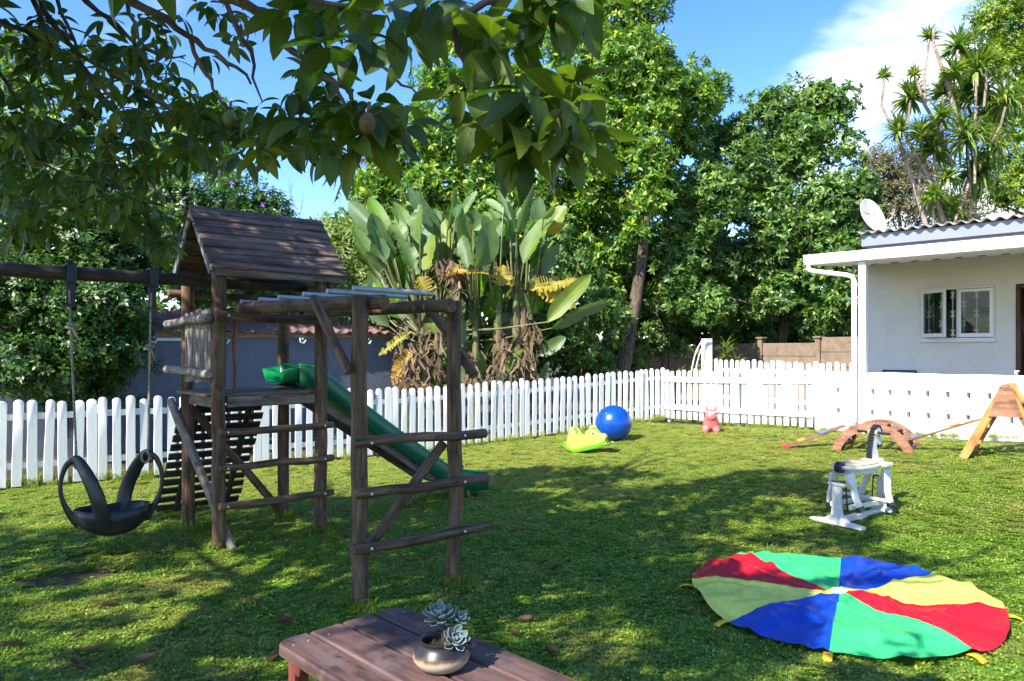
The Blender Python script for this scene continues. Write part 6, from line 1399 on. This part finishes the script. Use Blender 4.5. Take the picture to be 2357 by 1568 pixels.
# trunk, limbs, branches
mb = MB(); hub = Vector((.35, .25, 3.3))
mb.tube([(0, 0, -.2), (.02, 0, .4), (.08, .03, 1.4), (.2, .12, 2.4), hub], [.24, .19, .165, .15, .14], 12, True, .05); mb.build('trunk', M['bark'], OT, 60)
mb = MB(); cl = [(-5.5, -1.5, 5.0), (-3.0, -1.0, 5.3), (-4.0, 2.0, 5.4), (-2.2, 2.6, 5.8), (-1.5, .5, 5.5), (-6.2, 1.2, 5.2), (-3.2, 4.2, 6.0), (-1.2, 3.2, 6.2), (-4.6, 3.6, 5.8), (-6.3, 3.4, 5.6)]
for c in cl:
    e = Vector(c) - OT_BASE; md_ = (hub + e) / 2 + Vector((0, 0, .35)); mb.tube([hub, md_, e, e + (e - md_) * .5], [.10, .065, .035, .012], 8, True, .06)
    for q in range(5): f_ = e + Vector((random.uniform(-1.1, 1.1), random.uniform(-1.1, 1.1), random.uniform(-.3, .6))); mb.tube([md_ * .4 + e * .6, (e + f_) / 2, f_], [.03, .02, .008], 6, True, .05)
mb.build('limb', M['bark'], OT, 60)
def Z5(x, y): return (x * .3915, y * .3915)
def Z6(x, y): return (675 + x * .3386, y * .3386)
BR = [([Z5(165, -60), Z5(200, 0), Z5(265, 175), Z5(320, 300), Z5(360, 330)], 3.6, 3.5, .022, .012), ([Z5(215, -60), Z5(235, 0), Z5(300, 130), Z5(370, 190), Z5(460, 320), Z5(640, 420), Z5(760, 480), Z5(860, 545), Z5(1010, 640)], 3.5, 3.0, .021, .008), ([Z5(325, -50), Z5(340, 0), Z5(400, 150), Z5(462, 305)], 3.5, 3.3, .017, .012),
      ([Z5(470, -40), Z5(520, 20), Z5(640, 110), Z5(760, 210), Z5(830, 300), Z5(900, 430), Z5(1010, 520)], 3.2, 2.9, .019, .007), ([Z5(720, -40), Z5(735, 0), Z5(790, 150), Z5(845, 285), Z5(960, 340), Z5(1090, 330)], 3.0, 2.9, .013, .006), ([Z5(730, -40), Z5(800, 10), Z5(930, 80), Z5(1030, 160), Z5(1150, 240), Z5(1280, 320), Z5(1400, 395), Z5(1480, 500)], 2.7, 2.6, .026, .009),
      ([Z5(1120, 215), Z5(1180, 380), Z5(1240, 480), Z5(1290, 590), Z5(1330, 655)], 2.65, 2.6, .013, .007), ([Z5(1290, -50), Z5(1315, 10), Z5(1390, 170), Z5(1480, 310), Z5(1500, 450), Z5(1530, 595)], 2.5, 2.5, .016, .007), ([Z5(1280, -40), Z5(1360, -5), Z5(1500, 55), Z5(1600, 120), Z5(1690, 260), Z5(1790, 350), Z6(130, 480), Z6(300, 560), Z6(400, 620)], 2.4, 2.3, .026, .012),
      ([Z6(300, 560), Z6(330, 700), Z6(400, 800), Z6(420, 870)], 2.3, 2.3, .010, .004), ([Z6(390, 620), Z6(400, 720), Z6(470, 760), Z6(590, 770)], 2.3, 2.25, .010, .006), ([Z5(-60, 95), Z5(0, 120), Z5(150, 190), Z5(300, 290), Z5(440, 335)], 3.9, 3.5, .024, .010), ([Z5(-60, 350), Z5(0, 430), Z5(100, 600), Z5(200, 720), Z5(300, 900)], 3.8, 3.6, .014, .006),
      ([Z5(470, 350), Z5(440, 400), Z5(470, 500), Z5(510, 660), Z5(510, 755)], 3.3, 3.2, .011, .006), ([Z5(470, 370), Z5(560, 480), Z5(660, 580), Z5(720, 700), Z5(830, 900)], 3.3, 3.2, .014, .005), ([Z5(-40, 800), Z5(60, 850), Z5(250, 960), Z5(430, 1050), Z5(700, 1090)], 3.7, 3.6, .011, .005), ([Z5(690, 1060), Z5(780, 1200), Z5(850, 1340), Z5(900, 1430)], 3.65, 3.6, .008, .004),
      ([Z6(400, 230), Z6(450, 310), Z6(560, 410), Z6(740, 570), Z6(860, 640)], 2.1, 2.1, .011, .006), ([Z6(1500, -120), Z6(1400, -60), Z6(1290, 30), Z6(1170, 90), Z6(1120, 250), Z6(1160, 420), Z6(1240, 560), Z6(1340, 700), Z6(1440, 850), Z6(1490, 960)], 1.6, 1.55, .014, .007), ([Z6(1440, 850), Z6(1560, 800), Z6(1680, 740)], 1.55, 1.5, .007, .005), ([Z5(150, 230), Z5(240, 480), Z5(300, 600), Z5(330, 690)], 3.7, 3.6, .012, .005), ([Z5(370, 160), Z5(500, 185), Z5(590, 260)], 3.4, 3.4, .007, .004), ([Z5(860, 550), Z5(1000, 620), Z5(1150, 560), Z5(1240, 690)], 3.0, 2.8, .008, .004), ([Z6(0, -40), Z6(330, 60), Z6(520, 60), Z6(700, 30)], 2.0, 1.95, .010, .006)]
for pts, z0, z1, r0, r1 in BR:
    r0 *= .74; r1 *= .45
    m = len(pts); q = [P(x, y, z0 + (z1 - z0) * i / (m - 1)) - OT_BASE for i, (x, y) in enumerate(pts)]; fine = [q[0]]; rs = [r0]
    for i in range(1, m):
        for t in (.5, 1): fine.append(q[i - 1].lerp(q[i], t) + Vector((random.uniform(-1, 1), random.uniform(-1, 1), random.uniform(-1, 1))) * .008); rs.append((r0 + (r1 - r0) * (i - 1 + t) / (m - 1)) * random.uniform(.9, 1.15))
    mb = MB(); mb.tube(fine, rs, 8, True, .08); mb.build('branch', M['bark'], OT, 60)
    if pts[0][1] < 0 or pts[0][0] < 0:
        mb = MB(); s_ = q[0]; mid = (s_ + hub) / 2 + Vector((0, -.3, .7)); mb.tube([s_ - (q[1] - q[0]) * .02, s_ + (q[0] - q[1]) * .5, mid, hub], [r0, r0 * 1.2, r0 * 1.7, r0 * 2.2], 8, True, .05); mb.build('branch', M['bark'], OT, 60)
M['podbrown'] = wood('brown_pod', (.10, .06, .03), (.19, .12, .06), (.28, .19, .10), 12, 30, .6); M['podgreen'] = plain('green_pod', (.15, .19, .05), .5)
for (x, y, z, m_, L_, lab) in ((848, 283, 2.25, 'podbrown', .066, 'brown ripe pod'), (530, 276, 3.0, 'podgreen', .072, 'green unripe pod')):
    mb = MB(); prof = [(.001, 0), (.35, .06), (.7, .2), (.9, .42), (.92, .55), (.8, .75), (.5, .92), (.2, 1.0), (.001, 1.02)]; mb.lathe([(a * L_ * .42, -b * L_) for a, b in prof], 16); mb.tube([(0, 0, .03), (0, 0, 0)], .006, 6)
    o = mb.build('seed_pod', M[m_], OT, 180, loc=P(x, y - 25, z) - OT_BASE); o.rotation_euler = (.1, .12, 0); o['label'] = lab

# ------------------------------------------------------------------ grass
M['grass'] = None
def mat_grass():
    m, nt, bs, o = newmat('grass_leaf'); ge = N(nt, 'ShaderNodeNewGeometry'); oi = N(nt, 'ShaderNodeObjectInfo'); pos = ge.outputs['Position']
    r = ramp(nt, [(0, (.055, .125, .014)), (.35, (.125, .235, .022)), (.75, (.225, .345, .036)), (1, (.40, .44, .08))], ge.outputs['Random Per Island'])
    n1 = noise(nt, .75, pos, 5, .62); dry = ramp(nt, [(.50, (0, 0, 0)), (.66, (.75, .75, .75))], n1.outputs[0])
    col = mixc(nt, dry.outputs[0], r.outputs[0], (.30, .27, .075))
    r2 = ramp(nt, [(0, (.75, .78, .75)), (1, (1.2, 1.18, 1.1))], oi.outputs['Random']); col = mixc(nt, 1, col, r2.outputs[0], 'MULTIPLY')
    # the far half of the lawn is drier turf
    sp_ = N(nt, 'ShaderNodeSeparateXYZ'); nt.links.new(pos, sp_.inputs[0]); mr = N(nt, 'ShaderNodeMapRange'); mr.inputs[1].default_value = 5.6; mr.inputs[2].default_value = 9.5; mr.inputs[4].default_value = .8; nt.links.new(sp_.outputs[1], mr.inputs[0])
    n2 = noise(nt, 2.6, pos, 4); mu = N(nt, 'ShaderNodeMath', operation='MULTIPLY'); nt.links.new(mr.outputs[0], mu.inputs[0]); nt.links.new(n2.outputs[0], mu.inputs[1]); ad = N(nt, 'ShaderNodeMath', operation='MULTIPLY'); ad.inputs[1].default_value = 1.5; nt.links.new(mu.outputs[0], ad.inputs[0])
    col = mixc(nt, ad.outputs[0], col, (.37, .385, .09))
    nt.links.new(col, bs.inputs['Base Color']); bs.inputs['Roughness'].default_value = .45; bs.inputs['Specular IOR Level'].default_value = .35
    tr = N(nt, 'ShaderNodeBsdfTranslucent'); nt.links.new(mixc(nt, 1, col, (1.6, 1.7, .5), 'MULTIPLY'), tr.inputs[0]); ms = N(nt, 'ShaderNodeMixShader'); ms.inputs[0].default_value = .35
    nt.links.new(bs.outputs[0], ms.inputs[1]); nt.links.new(tr.outputs[0], ms.inputs[2]); nt.links.new(ms.outputs[0], o.inputs[0]); return m
M['grass'] = mat_grass()
def tuft(seed, n, rad, hmin, hmax, clover):
    r_ = np.random.default_rng(seed); V = []; F = []
    for i in range(n):
        a = r_.uniform(0, 6.28); q = rad * math.sqrt(r_.random()); b = np.array([q * math.cos(a), q * math.sin(a), 0]); h = r_.uniform(hmin, hmax); o = len(V)
        if r_.random() < clover:        # round leaflets on a short stalk
            az0 = r_.uniform(0, 6.28); s = r_.uniform(.006, .0115); tilt = r_.uniform(-.9, 1.0); hh = h * .8
            for k in range(3):
                az = az0 + k * 2.1; e = np.array([math.cos(az), math.sin(az), tilt * .6]); sd = np.array([-math.sin(az), math.cos(az), 0]); o = len(V)
                c = b + np.array([0, 0, hh]); V += [c, c + e * s * .9 + sd * s * .75, c + e * s * 1.9, c + e * s * .9 - sd * s * .75]; F += [(o, o + 1, o + 2), (o, o + 2, o + 3)]
        else:
            az = r_.uniform(0, 6.28); ln = r_.uniform(.3, 1.3) * h; d = np.array([math.cos(az), math.sin(az), 0]); sd = np.array([-math.sin(az), math.cos(az), 0]) * r_.uniform(.0018, .004)
            V += [b - sd, b + sd, b + d * ln * .4 + np.array([0, 0, h * .75]) + sd * .8, b + d * ln * .4 + np.array([0, 0, h * .75]) - sd * .8, b + d * ln + np.array([0, 0, h])]; F += [(o, o + 1, o + 2), (o, o + 2, o + 3), (o + 3, o + 2, o + 4)]
    return np.array(V), np.array(F)
tufts = bpy.data.collections.new('tuft_meshes'); TO = []
for k in range(6):
    v, f = tuft(k, 110, .075, .008, .024,   .78 if k < 4 else .2); o = bpy.data.objects.new('tuft', np_mesh('tuft', v, f, M['grass'])); tufts.objects.link(o)
for k in range(2):
    v, f = tuft(40 + k, 70, .09, .05, .15, .25); o = bpy.data.objects.new('tuft_tall', np_mesh('tuft_tall', v, f, M['grass'])); tufts.objects.link(o)
pts = []; idx = []; scs = []; rots = []
def gp_add(x, y, k, s): pts.append((x, y, g(x, y) - .004)); idx.append(k); scs.append(s); rots.append((random.uniform(-.12, .12), random.uniform(-.12, .12), random.uniform(0, 6.28)))
for (y0, y1, dens, s) in ((2.4, 5.0, 430, .95), (5.0, 7.5, 300, .95), (7.5, 14.6, 130, .85)):
    n = int((y1 - y0) * (1.44 * y1 + 1.4) * dens)
    for i in range(n):
        y = random.uniform(y0, y1); x = random.uniform(-.72 * y1 - .7, .72 * y1 + .7)
        if abs(x) > .72 * y + .7: continue
        if not in_yard(x, y, .04): continue
        if math.hypot(x - PCn[0], y - PCn[1]) < .86: continue
        dd = math.hypot(x - SWING[0], (y - SWING[1] + .35)) + .5 * mnoise.noise((x * 3, y * 3, 0))
        if dd < .36 and random.random() < .93: continue
        k = random.randrange(4) if random.random() < (.8 if y < 6.5 else .35) else 4 + random.randrange(2)
        gp_add(x, y, k, s * random.uniform(.75, 1.3))
        if y < 6.5 and random.random() < .05: gp_add(x, y, 6 + random.randrange(2), random.uniform(.28, .5))
for i in range(520):      # longer growth under the fence
    t = random.uniform(-2.6, 10.3); q = FL0 + FU * t + FN * random.uniform(-.35, .10); gp_add(q.x, q.y, 6 + random.randrange(2) if random.random() < .6 else random.randrange(6), random.uniform(.5, 1.05))
for i in range(60):
    t = random.uniform(0, 3.2); q = FC + RU * t + RN * random.uniform(-.1, .12); gp_add(q.x, q.y, 6 + random.randrange(2), random.uniform(.3, .65))
for i in range(90):
    t = random.uniform(-.7, 3); q = HO + HD * t - HN * random.uniform(-.07, .06); gp_add(q.x, q.y, 6 + random.randrange(2), random.uniform(.3, .55))
Tm = T.matrix_basis
for (lx, ly) in ((0, 0), (W_, 0), (W_, D_), (0, D_), (.2, -1.87), (.9, -1.87), (.3, 1.6), (.1, 1.65), (.5, 1.65)):
    w0 = Tm @ Vector((lx, ly, 0))
    for i in range(7): a = random.uniform(0, 6.28); gp_add(w0.x + .075 * math.cos(a), w0.y + .075 * math.sin(a), 6 + random.randrange(2), random.uniform(.35, .8))
me = bpy.data.meshes.new('grass'); me.vertices.add(len(pts)); me.vertices.foreach_set('co', np.array(pts, dtype=np.float32).ravel())
for nm, ty, arr, key in (('gi', 'INT', idx, 'value'), ('gs', 'FLOAT', scs, 'value'), ('gr', 'FLOAT_VECTOR', rots, 'vector')):
    at = me.attributes.new(nm, ty, 'POINT'); at.data.foreach_set(key, np.array(arr, dtype=np.int32 if ty == 'INT' else np.float32).ravel())
me.materials.append(M['grass']); go = tag(link(bpy.data.objects.new('grass', me)), 'short clover and grass covering the lawn', 'grass', kind='stuff')
ng = bpy.data.node_groups.new('grass_scatter', 'GeometryNodeTree'); ng.interface.new_socket('Geometry', in_out='INPUT', socket_type='NodeSocketGeometry'); ng.interface.new_socket('Geometry', in_out='OUTPUT', socket_type='NodeSocketGeometry')
def gn(t): return ng.nodes.new(t)
gi = gn('NodeGroupInput'); gout = gn('NodeGroupOutput'); inst = gn('GeometryNodeInstanceOnPoints'); ci = gn('GeometryNodeCollectionInfo'); ci.inputs['Collection'].default_value = tufts; ci.inputs['Separate Children'].default_value = True; ci.inputs['Reset Children'].default_value = True
inst.inputs['Pick Instance'].default_value = True
def attr(nm, dt): a = gn('GeometryNodeInputNamedAttribute'); a.data_type = dt; a.inputs['Name'].default_value = nm; return a
a1, a2, a3 = attr('gi', 'INT'), attr('gs', 'FLOAT'), attr('gr', 'FLOAT_VECTOR'); e2r = gn('FunctionNodeEulerToRotation'); L = ng.links
L.new(gi.outputs[0], inst.inputs['Points']); L.new(ci.outputs[0], inst.inputs['Instance']); L.new(a1.outputs[0], inst.inputs['Instance Index']); L.new(a3.outputs[0], e2r.inputs[0]); L.new(e2r.outputs[0], inst.inputs['Rotation']); L.new(a2.outputs[0], inst.inputs['Scale']); L.new(inst.outputs[0], gout.inputs[0])
md = go.modifiers.new('scatter', 'NODES'); md.node_group = ng

# ------------------------------------------------------------------ fallen leaves
M['fallen'] = leafmat('fallen_leaf', [(0, (.10, .05, .03)), (.5, (.19, .10, .06)), (1, (.30, .15, .07))], .7, .15, clump=8, obj_random=True, vein=True, tcol=(.4, .2, .08))
def fl_mesh(seed):
    rr = random.Random(seed); mb = MB(); vs = []; gs = []; n = 7; L_ = .10
    for k in range(n + 1):
        t = k / n; ww = L_ * .23 * (math.sin(math.pi * t ** .85) ** .8 if 0 < t < 1 else .03)
        for s_ in (-1, -.5, 0, .5, 1): vs.append((L_ * (t - .5), s_ * ww, .006 + .018 * s_ * s_ + .02 * (t - .5) ** 2 * rr.uniform(.5, 2) + rr.uniform(0, .004))); gs.append((t * 10, s_, 0))
    mb.v = vs; mb.g = gs; mb.f = [(k * 5 + q, k * 5 + q + 1, (k + 1) * 5 + q + 1, (k + 1) * 5 + q) for k in range(n) for q in range(4)]; return mb.mesh('fallen_leaf', M['fallen'], 180)
FM = [fl_mesh(k) for k in range(4)]
def Zl(x, y): return ((x * .594) / 1.629, (1900 + y * .594) / 1.629)
FLV = [(Zl(690, 655), 'pale brown fallen leaf on the lawn below the swing'), (Zl(590, 940), 'orange brown fallen leaf on the sunlit lawn near the lower left'), (Zl(75, 920), 'grey brown fallen leaf at the left edge of the lawn'), (Zl(480, 1045), 'dark fallen leaf at the bottom left of the lawn'), (Zl(1585, 625), 'brown fallen leaf between the swing and the climbing frame'), (Zl(1475, 755), 'small brown fallen leaf left of the table, nearer its pair'), (Zl(1522, 722), 'tiny fallen leaf just behind the small brown one left of the table'), (Zl(1800, 760), 'brown fallen leaf on grass behind the table corner'), (Zl(920, 1005), 'long dark fallen leaf in shade left of the table'), (Zl(1730, 1000), 'fallen leaf in shade beside the table end'), (Zl(480, 842), 'tiny orange fallen leaf above the orange brown one'), ((1270, 1498 + 16), 'brown fallen leaf on the lawn right of the table'), ((1185, 1474), 'reddish fallen leaf on the lawn just right of the succulent'), ((1205, 1440), 'thin fallen leaf behind the succulent')]
for k, ((x, y), lab) in enumerate(FLV):
    p = GP(x, y); o = link(bpy.data.objects.new('fallen_leaf', FM[k % 4])); s_ = .62 if ('tiny' in lab or 'small' in lab) else random.uniform(.9, 1.2)
    o.location = p + Vector((0, 0, .022)); o.scale = (s_,) * 3; o.rotation_euler = (random.uniform(-.3, .3), random.uniform(-.25, .25), random.uniform(0, 6.28)); tag(o, lab, 'leaf', 'fallen leaves on the lawn')
